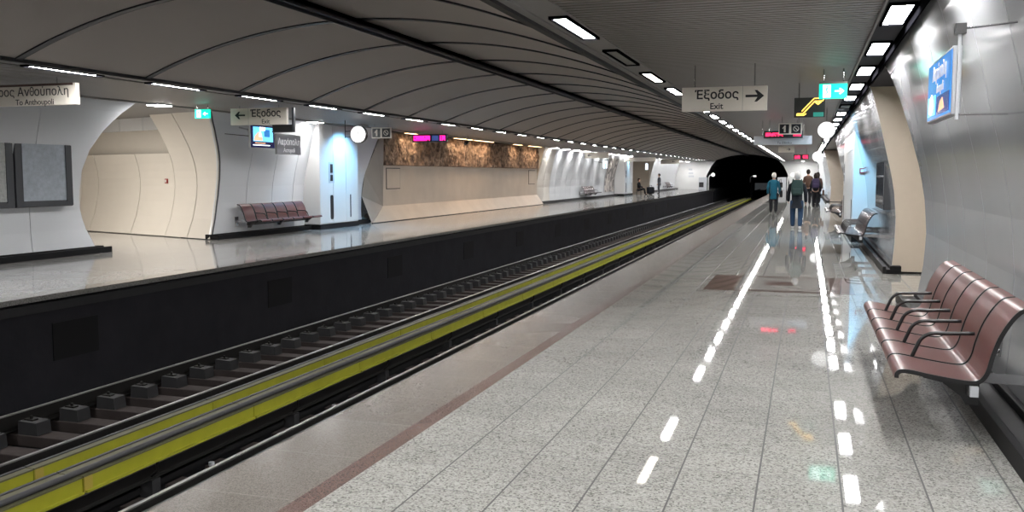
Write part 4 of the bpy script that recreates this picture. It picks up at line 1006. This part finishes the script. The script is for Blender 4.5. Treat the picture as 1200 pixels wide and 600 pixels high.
def backpack(loc, rz, label, mat, s=1.):
    t_ = thing('backpack', label, 'backpack', loc, rz)
    b = MB(); b.prism([(-.15,0),(.15,0),(.17,.1),(.16,.38),(.10,.46),(-.10,.46),(-.16,.38),(-.17,.1)], 'y', -.17, 0, mat); b.build('bag_body', t_, bevel=.04)
    b = MB(); b.prism([(-.11,.04),(.11,.04),(.12,.2),(-.12,.2)], 'y', -.22, -.17, mat); b.build('front_pocket', t_, bevel=.02)
    for sg in (-1,1):
        b = MB(); b.tube([(sg*.10,-.02,.42),(sg*.12,.08,.47),(sg*.14,.22,.38),(sg*.16,.2,.15),(sg*.15,.0,.06)],.018,mat,6); b.build('strap', t_, smooth=True)
man = person('person in a dark jacket and blue jeans walking away, middle of the group', (-.25,28.8,0), 0, 1.66, 'black_cloth', 'jeans', 'white_shoe', 'grey_hair', stride=.14, w_=1.22, coatlen=.16)
backpack((-.25,28.68,1.0), 0, 'dark green backpack worn by the person in jeans', 'green_cloth')
person('person in a teal coat with white hair walking away, closest to the edge', (-1.28,40,0), 0, 1.66, 'teal_cloth', 'dark_trousers', 'blk', 'grey_hair', stride=.12, w_=1.15, coatlen=.2)
t_ = thing('shoulder_bag', 'dark shoulder bag at the right hip of the person in teal', 'bag', (-.98,39.9,.68)); b = MB(); b.prism([(-.12,0),(.12,0),(.14,.26),(-.14,.26)],'x',-.05,.06,'black_cloth'); b.build('bag_body', t_, bevel=.03); b = MB(); b.tube([(0,-.1,.25),(-.08,-.02,.7),(-.02,.02,.76),(.0,.1,.25)],.012,'black_cloth',6); b.build('strap', t_)
person('person with long dark hair and dark trousers walking away on the right', (.44,46.9,0), 0, 1.66, 'black_cloth', 'dark_trousers', 'blk', 'dark_hair', True, stride=.06)
backpack((.44,46.74,.97), 0, 'purple backpack worn by the long haired person', 'purple_cloth')
t_ = thing('handbag', 'tan handbag held by the long haired person on the right', 'bag', (.80,46.95,.62)); b = MB(); b.prism([(-.14,0),(.14,0),(.10,.26),(-.10,.26)],'x',-.05,.05,'brown_cloth'); b.build('bag_body', t_, bevel=.02); b = MB(); b.tube([(0,-.08,.26),(-.02,0,.4),(0,.08,.26)],.01,'blk',6); b.build('handle', t_)
person('taller person in dark brown behind the jeans wearer', (.10,52,0), 0, 1.86, 'brown_cloth', 'dark_trousers', 'blk', 'dark_hair', stride=.05)
person('person with long brown hair behind the middle of the group', (.62,54.5,0), .1, 1.72, 'brown_cloth', 'dark_trousers', 'blk', 'dark_hair', True, stride=.05)
person('person in grey standing with hand at hip on the far platform', (-11.95,79,0), PI/2+.3, 1.68, 'grey_cloth', 'grey_cloth', 'blk', 'dark_hair', stride=.02, w_=1.1)
person('person in black sitting by luggage on the far platform', (-13.0,75.0,0), -PI/2, 1.7, 'black_cloth', 'dark_trousers', 'blk', 'dark_hair', sit=True)
t_ = thing('folding_stool', 'small dark stool under the sitting person, far platform', 'stool', (-13.0,75.0,0)); b = MB(); b.box((-.2,-.18,.34),(.18,.18,.38),'blk'); b.build('stool_top', t_)
for sx_ in (-1,1):
    for sy_ in (-1,1): b = MB(); b.tube([(sx_*.16,sy_*.15,.34),(sx_*.18,sy_*.17,0)],.015,'blk',6); b.build('leg', t_)
t_ = thing('wheeled_suitcase', 'dark round topped luggage on the floor beside the sitting person', 'luggage', (-12.15,75.6,0), .3); b = MB(); b.box((-.28,-.4,.07),(.28,.4,.62),'black_cloth'); b.build('case', t_, bevel=.08)
for sy_ in (-1,1): b = MB(); b.tube([(-.1,sy_*.3,.05),(.1,sy_*.3,.05)],.05,'blk',12); b.build('wheel', t_)
b = MB(); b.tube([(-.1,0,.6),(-.1,0,.75),(.1,0,.75),(.1,0,.6)],.015,'blk',6); b.build('handle', t_)
